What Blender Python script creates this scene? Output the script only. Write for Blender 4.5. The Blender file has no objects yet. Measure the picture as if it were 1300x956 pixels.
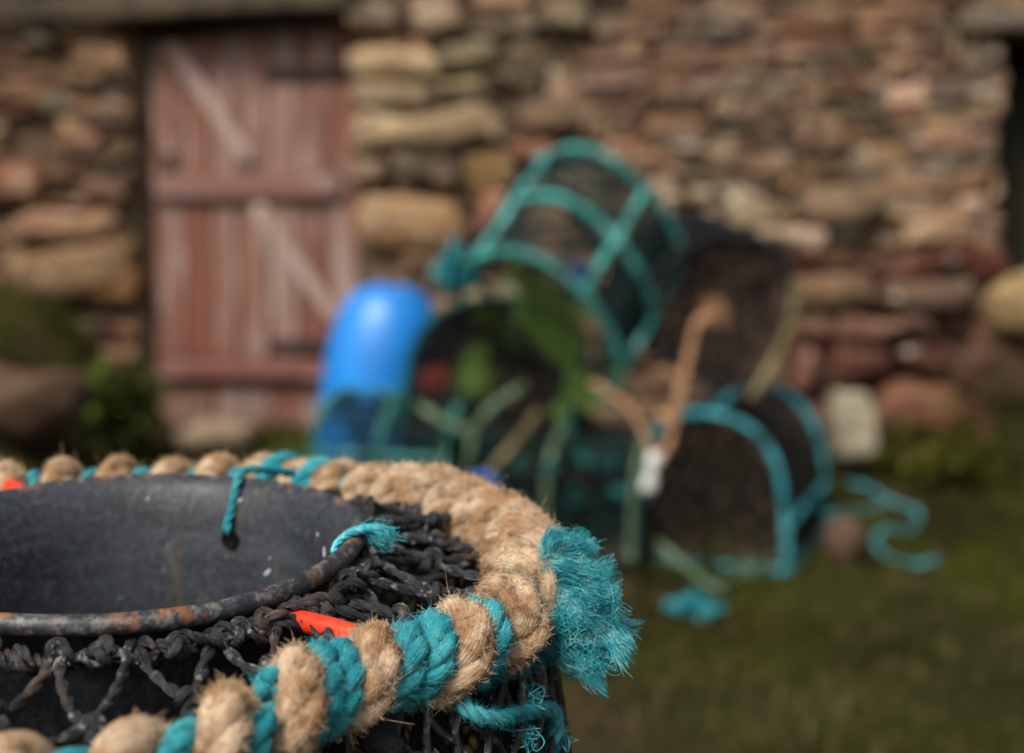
import bpy, math, random
import numpy as np
from mathutils import Matrix, Vector

random.seed(7)
rng = np.random.default_rng(11)
SC = bpy.context.scene
COL = SC.collection
PI = math.pi

# ------------------------------------------------------------------ camera geometry
F_PX, HORIZON = 1806.0, 350.0                     # focal length in pixels of the 1300 px wide photograph
PITCH = math.atan((478 - HORIZON) / F_PX)
CAM = np.array([0.0, 0.0, 0.56])
FW = np.array([0, math.cos(PITCH), -math.sin(PITCH)])
UP = np.array([0, math.sin(PITCH), math.cos(PITCH)])
RT = np.array([1.0, 0, 0])

def ray(px, py):
    return FW + RT * ((px - 650) / F_PX) + UP * ((478 - py) / F_PX)

def at(px, py, depth):
    """world point seen at (px, py), depth metres in front of the camera"""
    return CAM + depth * ray(px, py)

def nrm(v):
    v = np.asarray(v, float)
    return v / np.linalg.norm(v)

def smooth(x):
    x = np.clip(x, 0, 1)
    return x * x * (3 - 2 * x)

# ------------------------------------------------------------------ numpy value noise
def _hash(i, j, k):
    h = (i * 374761393 + j * 668265263 + k * 2147483647 + 1274126177) & 0xFFFFFFFF
    h = ((h ^ (h >> 13)) * 1274126177) & 0xFFFFFFFF
    return ((h ^ (h >> 16)) & 0xFFFF) / 65535.0

def vnoise(p, seed=0):
    p = np.asarray(p, float) + seed * 17.31
    i = np.floor(p).astype(np.int64)
    f = p - i
    f = f * f * (3 - 2 * f)
    out = 0
    for a in (0, 1):
        for b in (0, 1):
            for c in (0, 1):
                w = (f[..., 0] if a else 1 - f[..., 0]) * (f[..., 1] if b else 1 - f[..., 1]) * (f[..., 2] if c else 1 - f[..., 2])
                out = out + w * _hash(i[..., 0] + a, i[..., 1] + b, i[..., 2] + c)
    return out * 2 - 1

def vnoise3(p, seed=0):
    return np.stack([vnoise(p, seed), vnoise(p, seed + 5), vnoise(p, seed + 9)], -1)

# ------------------------------------------------------------------ mesh builder
class MB:
    """collects vertices, faces, straightened coordinates and tints; build() links them as ONE mesh"""
    def __init__(self):
        self.v, self.f, self.uv, self.c, self.n = [], [], [], [], 0

    def add(self, v, f, uv=None, c=None):
        v = np.asarray(v, float).reshape(-1, 3)
        f = np.asarray(f, np.int64)
        self.v.append(v)
        self.f.append(f + self.n)
        self.uv.append(v.copy() if uv is None else np.asarray(uv, float).reshape(-1, 3))
        if c is None:
            c = np.ones((len(v), 3)) * .5
        else:
            c = np.asarray(c, float)
            if c.ndim == 1:
                c = np.tile(c, (len(v), 1))
        self.c.append(c)
        self.n += len(v)
        return self

    # batch of N tubes with K points each
    def tubes(self, P, r, sides=5, c=None, close=False, ref=None, s0=None, taper=None, cap=True):
        P = np.asarray(P, float)
        if P.ndim == 2:
            P = P[None]
        N, K, _ = P.shape
        if close:
            T = np.roll(P, -1, 1) - np.roll(P, 1, 1)
        else:
            T = np.gradient(P, axis=1)
        T /= np.linalg.norm(T, axis=2, keepdims=True) + 1e-12
        A = np.zeros_like(P)                                   # parallel transported normals
        t0 = T[:, 0]
        h = np.where(np.abs(t0[:, 2:3]) < .8, np.array([[0, 0, 1.0]]), np.array([[1.0, 0, 0]]))
        a = np.cross(t0, h)
        a /= np.linalg.norm(a, axis=1, keepdims=True) + 1e-12
        for k in range(K):
            t = T[:, k]
            a = a - (a * t).sum(1, keepdims=True) * t
            a /= np.linalg.norm(a, axis=1, keepdims=True) + 1e-12
            A[:, k] = a
        B = np.cross(T, A)
        ang = np.linspace(0, 2 * PI, sides, endpoint=False)
        ca, sa = np.cos(ang), np.sin(ang)
        R = np.broadcast_to(np.asarray(r, float), (N, K)) if np.ndim(r) != 3 else None
        if R is None:
            RR = np.asarray(r)                                 # (N,K,sides)
        else:
            RR = np.repeat(R[:, :, None], sides, 2)
        if taper is not None:
            RR = RR * np.asarray(taper)[None, :, None]
        V = P[:, :, None, :] + RR[..., None] * (ca[None, None, :, None] * A[:, :, None, :] + sa[None, None, :, None] * B[:, :, None, :])
        L = np.concatenate([np.zeros((N, 1)), np.cumsum(np.linalg.norm(np.diff(P, axis=1), axis=2), 1)], 1)
        off = rng.random((N, 1)) * 9 if s0 is None else s0
        uv = np.stack([np.repeat((L + off)[:, :, None], sides, 2), RR * ca, RR * sa], -1)
        base = (np.arange(N) * K * sides)[:, None, None]
        kk = np.arange(K if close else K - 1)[None, :, None]
        ss = np.arange(sides)[None, None, :]
        k2, s2 = (kk + 1) % K, (ss + 1) % sides
        q = np.stack([base + kk * sides + ss + 0 * s2, base + kk * sides + s2 + 0 * ss,
                      base + k2 * sides + s2, base + k2 * sides + ss + 0 * s2], -1).reshape(-1, 4)
        cc = None
        if c is not None:
            c = np.asarray(c, float)
            cc = np.repeat(c, K * sides, 0) if c.ndim == 2 else c
        n0 = self.n
        self.add(V, q, uv, cc)
        if cap and not close and sides >= 5:
            for e in (0, K - 1):
                idx = (np.arange(N) * K * sides)[:, None] + e * sides + np.arange(sides)[None]
                if e == 0:
                    idx = idx[:, ::-1]
                # fan caps as quads/tris through the first vertex
                tri = np.stack([np.repeat(idx[:, :1], sides - 2, 1), idx[:, 1:-1], idx[:, 2:]], -1).reshape(-1, 3)
                self.f.append(tri + n0)
        return self

    def box(self, size, M=None, c=None, bev=.12, n=3, jit=0.0, seed=0):
        """softly rounded block, size (x,y,z), centred, moved by the 3x4 M=(R, t)"""
        v, f = BLOCK[n]
        s = np.asarray(size, float)
        b = bev * s.min()
        p = np.sign(v) * np.maximum(np.abs(v) * s / 2, 0)
        inner = np.clip(p, -(s / 2 - b), s / 2 - b)
        d = p - inner
        ln = np.linalg.norm(d, axis=1, keepdims=True)
        p = inner + np.where(ln > 1e-9, d / (ln + 1e-12) * np.minimum(ln, b), 0)
        uv = p.copy() + rng.random(3) * 5
        if jit:
            p = p + vnoise3(p / (s.min() + .02) * .9, seed) * jit + vnoise3(p / (s.min() + .02) * 3.1, seed + 3) * jit * .45
        if M is not None:
            p = p @ np.asarray(M[0]).T + M[1]
        return self.add(p, f, uv, c)

    def build(self, name, mat, parent=None, smooth_=True):
        v = np.concatenate(self.v)
        if parent is not None:
            Mi = np.array(parent.matrix_world.inverted() if parent.matrix_world != Matrix() or True else Matrix())
            W = parent
            M = Matrix()
            chain = []
            while W is not None:
                chain.append(W)
                W = W.parent
            for w in reversed(chain):
                M = M @ w.matrix_basis
            Mi = np.array(M.inverted())
            v = v @ Mi[:3, :3].T + Mi[:3, 3]
        quads = [f for f in self.f if f.shape[1] == 4]
        tris = [f for f in self.f if f.shape[1] == 3]
        q = np.concatenate(quads) if quads else np.zeros((0, 4), int)
        t = np.concatenate(tris) if tris else np.zeros((0, 3), int)
        me = bpy.data.meshes.new(name)
        me.vertices.add(len(v))
        me.vertices.foreach_set('co', v.astype(np.float32).ravel())
        loops = np.concatenate([q.ravel(), t.ravel()]).astype(np.int32)
        starts = np.concatenate([np.arange(len(q)) * 4, len(q) * 4 + np.arange(len(t)) * 3]).astype(np.int32)
        me.loops.add(len(loops))
        me.loops.foreach_set('vertex_index', loops)
        me.polygons.add(len(starts))
        me.polygons.foreach_set('loop_start', starts)
        me.update(calc_edges=True)
        me.polygons.foreach_set('use_smooth', np.full(len(starts), smooth_))
        a = me.attributes.new('puv', 'FLOAT_VECTOR', 'POINT')
        a.data.foreach_set('vector', np.concatenate(self.uv).astype(np.float32).ravel())
        a = me.attributes.new('tint', 'FLOAT_COLOR', 'POINT')
        c = np.concatenate(self.c)
        a.data.foreach_set('color', np.concatenate([c, np.ones((len(c), 1))], 1).astype(np.float32).ravel())
        me.validate()
        me.update()
        o = bpy.data.objects.new(name, me)
        COL.objects.link(o)
        if mat is not None:
            me.materials.append(mat)
        if parent is not None:
            o.parent = parent
        return o

def _block(n):
    idx, vs, fs = {}, [], []
    def vid(p):
        k = tuple(p)
        if k not in idx:
            idx[k] = len(vs)
            vs.append([2 * x / n - 1 for x in p])
        return idx[k]
    for ax in range(3):
        for side in (0, n):
            for i in range(n):
                for j in range(n):
                    q = []
                    for a, b in ((0, 0), (1, 0), (1, 1), (0, 1)):
                        p = [0, 0, 0]
                        p[ax] = side
                        p[(ax + 1) % 3] = i + a
                        p[(ax + 2) % 3] = j + b
                        q.append(vid(p))
                    fs.append(q if side else q[::-1])
    v = np.array(vs, float)
    v = np.sign(v) * (1 - (1 - np.abs(v)) ** 1.35)             # more vertices near the edges
    return v, np.array(fs)
BLOCK = {n: _block(n) for n in (3, 4, 5, 6, 10, 16)}

def tag(o, label=None, cat=None, group=None, kind=None):
    if label: o['label'] = label
    if cat: o['category'] = cat
    if group: o['group'] = group
    if kind: o['kind'] = kind
    return o

def empty(name, loc, R=None):
    o = bpy.data.objects.new(name, None)
    COL.objects.link(o)
    M = Matrix.Identity(4)
    if R is not None:
        for i in range(3):
            for j in range(3):
                M[i][j] = float(R[i][j])
    for i in range(3):
        M[i][3] = float(loc[i])
    o.matrix_basis = M
    o.empty_display_size = .05
    return o

def spline(pts, n=12, close=False):
    p = np.asarray(pts, float)
    out = []
    m = len(p)
    for i in range(m if close else m - 1):
        if close:
            a, b, c, d = p[(i - 1) % m], p[i], p[(i + 1) % m], p[(i + 2) % m]
        else:
            a, b, c, d = p[max(i - 1, 0)], p[i], p[i + 1], p[min(i + 2, m - 1)]
        t = np.linspace(0, 1, n, endpoint=False)[:, None]
        out.append(.5 * (2 * b + (c - a) * t + (2 * a - 5 * b + 4 * c - d) * t ** 2 + (3 * b - a - 3 * c + d) * t ** 3))
    if not close:
        out.append(p[-1:])
    return np.concatenate(out)

def resample(p, step):
    L = np.concatenate([[0], np.cumsum(np.linalg.norm(np.diff(p, axis=0), axis=1))])
    n = max(3, int(L[-1] / step) + 1)
    s = np.linspace(0, L[-1], n)
    return np.stack([np.interp(s, L, p[:, i]) for i in range(3)], 1)

def frames(P):
    T = np.gradient(P, axis=0)
    T /= np.linalg.norm(T, axis=1, keepdims=True) + 1e-12
    a = np.cross(T[0], [0, 0, 1.0] if abs(T[0, 2]) < .8 else [1.0, 0, 0])
    A = np.zeros_like(P)
    for k in range(len(P)):
        a = a - (a @ T[k]) * T[k]
        a = a / (np.linalg.norm(a) + 1e-12)
        A[k] = a
    return T, A, np.cross(T, A)

def laid_rope(mb, path, R, lay=None, strands=3, sides=8, step=None, c=None, wob=0.0, phase=0., flat=.5):
    """three strand twisted rope along a path; returns the strand centre lines"""
    lay = lay or R * 6.5
    P = resample(path, step or R * .55)
    if wob:
        P = P + vnoise3(P / (R * 7), 3) * wob
    T, A, B = frames(P)
    L = np.concatenate([[0], np.cumsum(np.linalg.norm(np.diff(P, axis=0), axis=1))])
    S = []
    for i in range(strands):
        th = phase + 2 * PI * (L / lay + i / strands)
        off = R * flat
        S.append(P + off * (np.cos(th)[:, None] * A + np.sin(th)[:, None] * B))
    S = np.array(S)
    mb.tubes(S, R * (1.04 - flat if strands == 3 else .6), sides, c=c)
    return S

def fibres(mb, S, r, count, length, thick, curl=.5, mask=None, lift=.5, c=None):
    """loose fibres standing off the strands S (n,K,3) of radius r"""
    n, K, _ = S.shape
    i = rng.integers(0, n, count)
    k = rng.integers(1, K - 1, count)
    p, t = S[i, k], S[i, k + 1] - S[i, k - 1]
    t /= np.linalg.norm(t, axis=1, keepdims=True) + 1e-12
    d = rng.normal(size=(count, 3))
    d -= (d * t).sum(1, keepdims=True) * t
    d /= np.linalg.norm(d, axis=1, keepdims=True)
    q = p + d * r * .97
    if mask is not None:
        m = mask(q)
        q, d, t, count = q[m], d[m], t[m], int(m.sum())
    ln = length * (.35 + rng.random((count, 1)) * .9)
    sg = np.where(rng.random((count, 1)) < .75, 1, -1)
    dirn = t * sg * (1 - lift) + d * lift * (.2 + rng.random((count, 1))) + rng.normal(size=(count, 3)) * .22
    dirn /= np.linalg.norm(dirn, axis=1, keepdims=True)
    bend = rng.normal(size=(count, 3)) * curl
    u = np.linspace(0, 1, 4)
    P = q[:, None] + ln[:, :, None] * (u[None, :, None] * dirn[:, None] + (u ** 2)[None, :, None] * bend[:, None] * .5)
    mb.tubes(P, thick, 3, taper=np.array([1, .9, .75, .4]), cap=False)

# ------------------------------------------------------------------ materials
def N(nt, typ, **kw):
    n = nt.nodes.new(typ)
    for k, v in kw.items():
        if k in ('operation', 'blend_type', 'data_type', 'attribute_name', 'feature', 'noise_dimensions', 'vector_type', 'noise_type', 'sky_type'):
            setattr(n, k, v)
    return n

class Mat:
    def __init__(self, name, rough=.8, spec=.4):
        self.m = bpy.data.materials.new(name)
        self.m.use_nodes = True
        self.nt = self.m.node_tree
        self.b = self.nt.nodes['Principled BSDF']
        self.b.inputs['Roughness'].default_value = rough
        self.b.inputs['Specular IOR Level'].default_value = spec
        self.col = None
        self.h = None

    def link(self, a, b):
        self.nt.links.new(a, b)

    def attr(self, n='puv', out='Vector'):
        a = N(self.nt, 'ShaderNodeAttribute', attribute_name=n)
        return a.outputs[out]

    def coords(self, src='puv', scale=(1, 1, 1)):
        if src == 'puv':
            o = self.attr('puv')
        else:
            o = N(self.nt, 'ShaderNodeTexCoord').outputs['Object']
        m = N(self.nt, 'ShaderNodeMapping')
        m.inputs['Scale'].default_value = scale
        self.link(o, m.inputs['Vector'])
        return m.outputs[0]

    def noise(self, vec, scale, detail=4, rough=.55, lo=.4, hi=.6):
        n = N(self.nt, 'ShaderNodeTexNoise')
        n.inputs['Scale'].default_value = scale
        n.inputs['Detail'].default_value = detail
        n.inputs['Roughness'].default_value = rough
        self.link(vec, n.inputs['Vector'])
        return self.ramp(n.outputs['Fac'], lo, hi)

    def voronoi(self, vec, scale, lo, hi, feature='F1'):
        n = N(self.nt, 'ShaderNodeTexVoronoi', feature=feature)
        n.inputs['Scale'].default_value = scale
        self.link(vec, n.inputs['Vector'])
        return self.ramp(n.outputs['Distance'], lo, hi), n

    def ramp(self, fac, lo, hi):
        r = N(self.nt, 'ShaderNodeMapRange')
        r.inputs['From Min'].default_value = lo
        r.inputs['From Max'].default_value = hi
        self.link(fac, r.inputs['Value'])
        return r.outputs[0]

    def math(self, op, a, b):
        m = N(self.nt, 'ShaderNodeMath', operation=op)
        for s, x in zip(m.inputs, (a, b)):
            if isinstance(x, (int, float)):
                s.default_value = x
            else:
                self.link(x, s)
        return m.outputs[0]

    def base(self, c):
        if isinstance(c, tuple):
            r = N(self.nt, 'ShaderNodeRGB')
            r.outputs[0].default_value = (*c, 1)
            self.col = r.outputs[0]
        else:
            self.col = c
        return self

    def mix(self, fac, c, typ='MIX', amt=1.0):
        m = N(self.nt, 'ShaderNodeMix', data_type='RGBA', blend_type=typ)
        if amt != 1.0:
            fac = self.math('MULTIPLY', fac, amt)
        self.link(fac, m.inputs['Factor'])
        self.link(self.col, m.inputs[6])
        if isinstance(c, tuple):
            m.inputs[7].default_value = (*c, 1)
        else:
            self.link(c, m.inputs[7])
        self.col = m.outputs[2]
        return self

    def bump(self, h, strength=.5, dist=.002):
        b = N(self.nt, 'ShaderNodeBump')
        b.inputs['Strength'].default_value = strength
        b.inputs['Distance'].default_value = dist
        self.link(h, b.inputs['Height'])
        if self.h is not None:
            self.link(self.h, b.inputs['Normal'])
        self.h = b.outputs[0]
        return self

    def rough(self, fac, lo, hi):
        r = N(self.nt, 'ShaderNodeMapRange')
        r.inputs['To Min'].default_value = lo
        r.inputs['To Max'].default_value = hi
        self.link(fac, r.inputs['Value'])
        self.link(r.outputs[0], self.b.inputs['Roughness'])
        return self

    def done(self):
        self.link(self.col, self.b.inputs['Base Color'])
        if self.h is not None:
            self.link(self.h, self.b.inputs['Normal'])
        return self.m

def rope_mat(name, base, light, dark, spot, spot_amt=.6, fibre=.9, rough=.9, obj_scale=60):
    m = Mat(name, rough, .2)
    st = m.coords('puv', (60, 1400, 1400))                     # stretched along the rope: fibres
    f = m.noise(st, 1.0, 3, .6, .3, .7)
    m.base(base)
    o = m.coords('obj')
    m.mix(m.noise(o, obj_scale, 4, .6, .42, .62), light)
    if obj_scale < 20:
        m.mix(m.noise(o, obj_scale * 2.2, 4, .65, .45, .56), dark, amt=.9)
    m.mix(m.noise(o, obj_scale * 1.9, 3, .6, .52, .68), dark, amt=.75)
    m.mix(f, dark, amt=.45 * fibre)
    m.mix(m.noise(o, obj_scale * .7, 3, .7, .63, .72), spot, amt=spot_amt)
    m.bump(f, .8 * fibre, .0012)
    m.bump(m.noise(o, 900, 2, .6, .3, .7), .35, .0008)
    return m.done()

M_tan = rope_mat('tan_manila_rope', (.40, .235, .125), (.70, .53, .37), (.105, .055, .028), (.46, .15, .04), .7)
M_tanfib = rope_mat('tan_rope_fibre', (.52, .33, .18), (.76, .58, .40), (.26, .14, .06), (.5, .17, .04), .5, .2)
M_teal = rope_mat('teal_polypropylene_rope', (.016, .27, .33), (.07, .42, .47), (.01, .13, .16), (.30, .30, .20), .5, .9, .6)
M_tealfib = rope_mat('teal_rope_fibre', (.026, .37, .44), (.20, .60, .64), (.010, .19, .24), (.25, .32, .26), .35, .2, .55, 110)
M_black = rope_mat('tarred_black_twine', (.012, .013, .016), (.03, .032, .038), (.005, .005, .006), (.11, .055, .03), .6, .9, .6, 90)
M_patchgreen = rope_mat('patchy_green_teal_rope', (.03, .22, .20), (.12, .40, .34), (.02, .05, .04), (.09, .10, .04), .85, .6, .9, 11)
M_tealpot = rope_mat('patchy_teal_rope', (.025, .32, .39), (.12, .50, .56), (.02, .08, .09), (.10, .09, .05), .85, .6, .85, 11)
M_oldteal = rope_mat('weathered_teal_rope', (.055, .40, .37), (.22, .60, .54), (.02, .12, .11), (.10, .13, .06), .6, .6, .85, 11)
M_palegreen = rope_mat('pale_green_rope', (.10, .17, .11), (.22, .30, .20), (.05, .08, .04), (.12, .12, .06), .5, .6, .9, 11)
M_yellowrope = rope_mat('pale_straw_rope', (.22, .18, .09), (.36, .30, .17), (.10, .08, .03), (.10, .10, .04), .5, .6, .9, 11)
M_brownrope = rope_mat('light_brown_rope', (.36, .19, .10), (.48, .28, .16), (.20, .10, .05), (.3, .2, .1), .4, .6, .9, 20)
M_netblack = rope_mat('dark_net_twine', (.010, .010, .010), (.022, .022, .020), (.005, .005, .005), (.05, .04, .02), .6, .3, .8, 14)
M_netbrown = rope_mat('muddy_net_twine', (.06, .04, .03), (.15, .10, .075), (.02, .014, .012), (.04, .04, .025), .6, .3, .8, 11)
M_netdim = rope_mat('dim_teal_net_twine', (.006, .035, .036), (.012, .075, .07), (.005, .012, .012), (.04, .04, .02), .6, .3, .8, 11)
M_netteal = rope_mat('dark_teal_net_twine', (.008, .085, .085), (.02, .17, .16), (.005, .03, .03), (.04, .05, .02), .6, .3, .8, 11)

def salted_twine():
    m = Mat('salt_crusted_black_twine', .45, .5)
    st = m.coords('puv', (120, 1500, 1500))
    f = m.noise(st, 1.0, 3, .6, .3, .7)
    o = m.coords('obj')
    m.base((.010, .011, .014))
    m.mix(m.noise(o, 70, 4, .6, .40, .66), (.034, .037, .046))
    m.mix(m.noise(o, 26, 5, .7, .56, .66), (.13, .075, .045), amt=.75)
    salt = m.math('MULTIPLY', m.noise(o, 210, 4, .7, .56, .66), m.noise(o, 22, 2, .5, .44, .56))
    m.mix(salt, (.42, .40, .37), amt=.8)
    m.bump(f, .9, .0012)
    m.bump(m.noise(o, 500, 3, .6, .3, .7), .4, .0007)
    return m.done()
M_salt = salted_twine()

def ring_plastic():
    m = Mat('dusty_black_plastic', .5, .45)
    o = m.coords('obj')
    m.base((.009, .011, .015))
    m.mix(m.noise(o, 12, 5, .65, .38, .68), (.026, .031, .041))
    m.mix(m.noise(m.coords('obj', (5, 5, 70)), 1.0, 4, .65, .52, .68), (.050, .056, .066), amt=.6)
    m.mix(m.noise(m.coords('obj', (150, 150, 22)), 1.0, 3, .6, .60, .72), (.075, .080, .088), amt=.5)
    m.mix(m.noise(o, 220, 3, .7, .46, .72), (.055, .062, .075), amt=.65)      # fine dust mottling
    sv = m.coords('obj', (34, 34, 6))
    m.mix(m.noise(sv, 1.0, 3, .6, .60, .76), (.085, .058, .030), amt=.55)     # brown run marks
    m.mix(m.noise(o, 75, 4, .7, .64, .70), (.20, .20, .20), amt=.35)
    # rust rubbed off on the rim of the lip
    at_ = m.attr('tint', 'Fac')
    rim = m.ramp(at_, .6, .95)
    m.mix(m.math('MULTIPLY', rim, m.math('MULTIPLY', m.noise(o, 60, 4, .7, .50, .60), m.noise(o, 9, 2, .5, .46, .58))), (.28, .11, .035), amt=.8)
    m.mix(m.math('MULTIPLY', rim, m.noise(o, 150, 3, .7, .52, .62)), (.16, .15, .14), amt=.6)
    m.bump(m.noise(o, 260, 3, .6, .3, .7), .22, .0008)
    m.rough(m.noise(o, 30, 4, .6, .3, .7), .38, .65)
    return m.done()
M_ring = ring_plastic()

def plain(name, c, c2, rough=.4, scale=20, spec=.5, bump=.1, dirt=None):
    m = Mat(name, rough, spec)
    o = m.coords('obj')
    m.base(c)
    m.mix(m.noise(o, scale, 4, .6, .4, .65), c2)
    if dirt:
        m.mix(m.noise(o, scale * 2.3, 4, .7, .58, .68), dirt, amt=.7)
    if bump:
        m.bump(m.noise(o, scale * 12, 3, .6, .3, .7), bump, .002)
    return m.done()
M_red = plain('red_orange_plastic', (.78, .045, .010), (.62, .03, .008), .38, 60, .5, .1, (.35, .05, .02))
M_drum = plain('blue_plastic', (.007, .22, .68), (.006, .16, .54), .42, 8, .6, .03, (.04, .16, .36))
M_white = plain('white_plastic', (.62, .62, .60), (.50, .50, .47), .5, 30, .4, .1)
M_blue = plain('blue_twine', (.01, .10, .48), (.02, .16, .6), .7, 40)
M_cream = plain('cream_weathered_board', (.36, .33, .24), (.26, .23, .16), .85, 14, .2, .3, (.28, .25, .17))
M_iron = plain('rusted_iron', (.022, .014, .012), (.035, .018, .013), .8, 40, .3, .4, (.11, .045, .02))
M_redfloat = plain('faded_red_float', (.42, .05, .035), (.5, .10, .08), .6, 30, .3, .2)
M_weed = plain('green_algae', (.085, .16, .03), (.22, .32, .09), .8, 30, .2)
M_stem = plain('weed_stem', (.040, .050, .012), (.07, .06, .02), .8, 30, .1)
M_slat = plain('grey_wood_slat', (.10, .085, .065), (.05, .045, .035), .85, 20, .2, .4)

def tinted(name, rough=.9, scale=18, amount=.55, bump=.6, lichen_highlight=0., moss=0., layer=(1, 1, 1), bd=.012, rust=0.):
    m = Mat(name, rough, .25)
    o = m.coords('obj', layer)
    m.base(m.attr('tint', 'Color'))
    big = m.noise(o, scale, 5, .65, .34, .68)
    dk = N(m.nt, 'ShaderNodeMix', data_type='RGBA', blend_type='MULTIPLY')
    dk.inputs['Factor'].default_value = 1
    m.link(m.col, dk.inputs[6])
    dk.inputs[7].default_value = (.40, .36, .33, 1)
    m.mix(big, dk.outputs[2], amt=amount)
    if rust:
        m.mix(m.noise(o, 1.7, 5, .65, .45, .66), (.055, .042, .030), amt=.55)
        m.mix(m.noise(o, scale * .55, 4, .65, .52, .66), (.34, .18, .09), amt=rust)
        m.mix(m.noise(o, scale * .9, 5, .7, .56, .66), (.035, .025, .018), amt=.85)  # dark stains, also painted in like the shade of crevices
    if lichen_highlight:
        m.mix(m.noise(o, scale * .6, 5, .7, .58, .68), (.64, .55, .43), amt=lichen_highlight)  # cream lichen patches, also painted in as highlights on the stones
    if moss:
        m.mix(m.noise(o, scale * .35, 4, .6, .54, .66), (.055, .065, .015), amt=moss)
    m.bump(m.noise(o, scale * 1.3, 6, .65, .2, .8), bump, bd)
    return m.done()
M_stone = tinted('rubble_stone', .92, 13, .62, 1.0, .85, .10, (1, 1, 2.2), .020, .5)
M_boulder = tinted('boulder_rock', .9, 12, .6, .9, .2, .35, (1, 1, 1.8), .02)
M_grass = tinted('grass_blades', .8, 6, .35, 0.0)
M_grass.node_tree.nodes['Principled BSDF'].inputs['Specular IOR Level'].default_value = .08
M_leaf = tinted('weed_leaves', .5, 30, .3, 0.1)

def mortar():
    m = Mat('earth_mortar', .95, .1)
    o = m.coords('obj')
    m.base((.13, .085, .055))
    m.mix(m.noise(o, 5, 4, .6, .4, .6), (.06, .042, .028))
    m.mix(m.noise(o, 40, 4, .7, .5, .65), (.21, .15, .10), amt=.6)
    m.bump(m.noise(o, 50, 5, .7, .2, .8), .8, .01)
    return m.done()
M_mortar = mortar()

def ground_mat():
    m = Mat('mossy_turf', .95, .15)
    o = m.coords('obj')
    m.base((.022, .026, .004))
    m.mix(m.noise(o, 1.7, 5, .6, .40, .62), (.040, .040, .006))
    m.mix(m.noise(o, 2.6, 5, .65, .50, .60), (.075, .048, .026), amt=.85)
    m.mix(m.noise(o, 30, 4, .7, .5, .7), (.016, .018, .004), amt=.8)
    m.bump(m.noise(o, 40, 5, .7, .2, .8), .9, .02)
    return m.done()
M_ground = ground_mat()

def door_mat(name, grey=.5):
    m = Mat(name, .8, .25)
    gr = m.coords('puv', (26, 26, 1.1))                         # grain runs along local z of each board
    f = m.noise(gr, 2.2, 5, .65, .32, .68)
    m.base(m.attr('tint', 'Color'))
    m.mix(f, (.085, .030, .025), amt=.6)
    o = m.coords('puv', (9, 9, 1.6))
    m.mix(m.noise(o, 1.2, 5, .7, .48, .66), (.33, .265, .235), amt=grey)
    m.mix(m.noise(o, 3.0, 4, .7, .58, .70), (.05, .02, .018), amt=.6)
    m.bump(f, .6, .003)
    return m.done()
M_door = door_mat('weathered_red_paint', .75)
M_brace = door_mat('bleached_red_board', .85)
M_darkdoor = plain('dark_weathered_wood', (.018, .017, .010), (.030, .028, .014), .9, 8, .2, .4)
M_lintel = plain('old_timber_lintel', (.085, .062, .042), (.035, .027, .020), .9, 7, .2, .5, (.16, .12, .08))

# ------------------------------------------------------------------ world, sun, camera
w = bpy.data.worlds.new('World')
SC.world = w
w.use_nodes = True
nt = w.node_tree
bg = nt.nodes['Background']
sky = nt.nodes.new('ShaderNodeTexSky')
sky.sky_type = 'NISHITA'
sky.sun_disc = False
SUN_EL, SUN_AZ = math.radians(47), math.radians(212)           # azimuth from +Y, clockwise: behind the camera, to its left
sky.sun_elevation = SUN_EL
sky.sun_rotation = SUN_AZ
sky.dust_density = 6
sky.air_density = 1.0
sky.ozone_density = 0.6
hs = nt.nodes.new('ShaderNodeHueSaturation')
hs.inputs['Saturation'].default_value = .15                    # overcast: the cloud takes the blue out of the sky
nt.links.new(sky.outputs[0], hs.inputs['Color'])
nt.links.new(hs.outputs[0], bg.inputs['Color'])
bg.inputs['Strength'].default_value = .068
sun = bpy.data.lights.new('sun', 'SUN')
sun.energy = 1.6
sun.angle = math.radians(16)
sun.color = (1, .92, .80)
so = bpy.data.objects.new('sun', sun)
COL.objects.link(so)
sd = Vector((math.sin(SUN_AZ) * math.cos(SUN_EL), math.cos(SUN_AZ) * math.cos(SUN_EL), math.sin(SUN_EL)))
so.rotation_euler = sd.to_track_quat('Z', 'Y').to_euler()
so.location = (-2, -3, 6)

cd = bpy.data.cameras.new('camera')
cd.sensor_width = 36
cd.sensor_fit = 'HORIZONTAL'
cd.lens = F_PX / 1300 * 36
cd.clip_start, cd.clip_end = .02, 400
cd.dof.use_dof = True
cd.dof.focus_distance = .635
cd.dof.aperture_fstop = 4.3
cd.dof.aperture_blades = 0
co = bpy.data.objects.new('camera', cd)
COL.objects.link(co)
co.location = CAM
co.rotation_euler = (PI / 2 - PITCH, 0, 0)
SC.camera = co
SC.view_settings.view_transform = 'Standard'
SC.view_settings.look = 'None'
SC.view_settings.gamma = 1
SC.view_settings.exposure = 0.98
SC.cycles.use_denoising = True

# ------------------------------------------------------------------ terrain
def gz(x, y):
    x, y = np.asarray(x, float), np.asarray(y, float)
    z = np.interp(y, [-2, 2, 3.1, 5.0, 5.4, 40], [-.34, -.34, -.29, -.02, 0.0, 0.0])
    bank = smooth((-1.22 - x) / .55) * smooth((y - 3.2) / 1.2)
    z = z + .50 * bank * (1 - .5 * smooth((-2.3 - x) / 2))
    z = z + .10 * smooth((x - 1.45) / .7) * smooth((y - 3.9) / .9)
    p = np.stack([x * 2.1, y * 2.1, 0 * x], -1)
    fade = np.exp(-((x / 9) ** 2 + (y / 12) ** 2))
    z = z + .025 * vnoise(p, 2) * fade + .012 * vnoise(p * 3.3, 4) * fade
    return z

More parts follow.
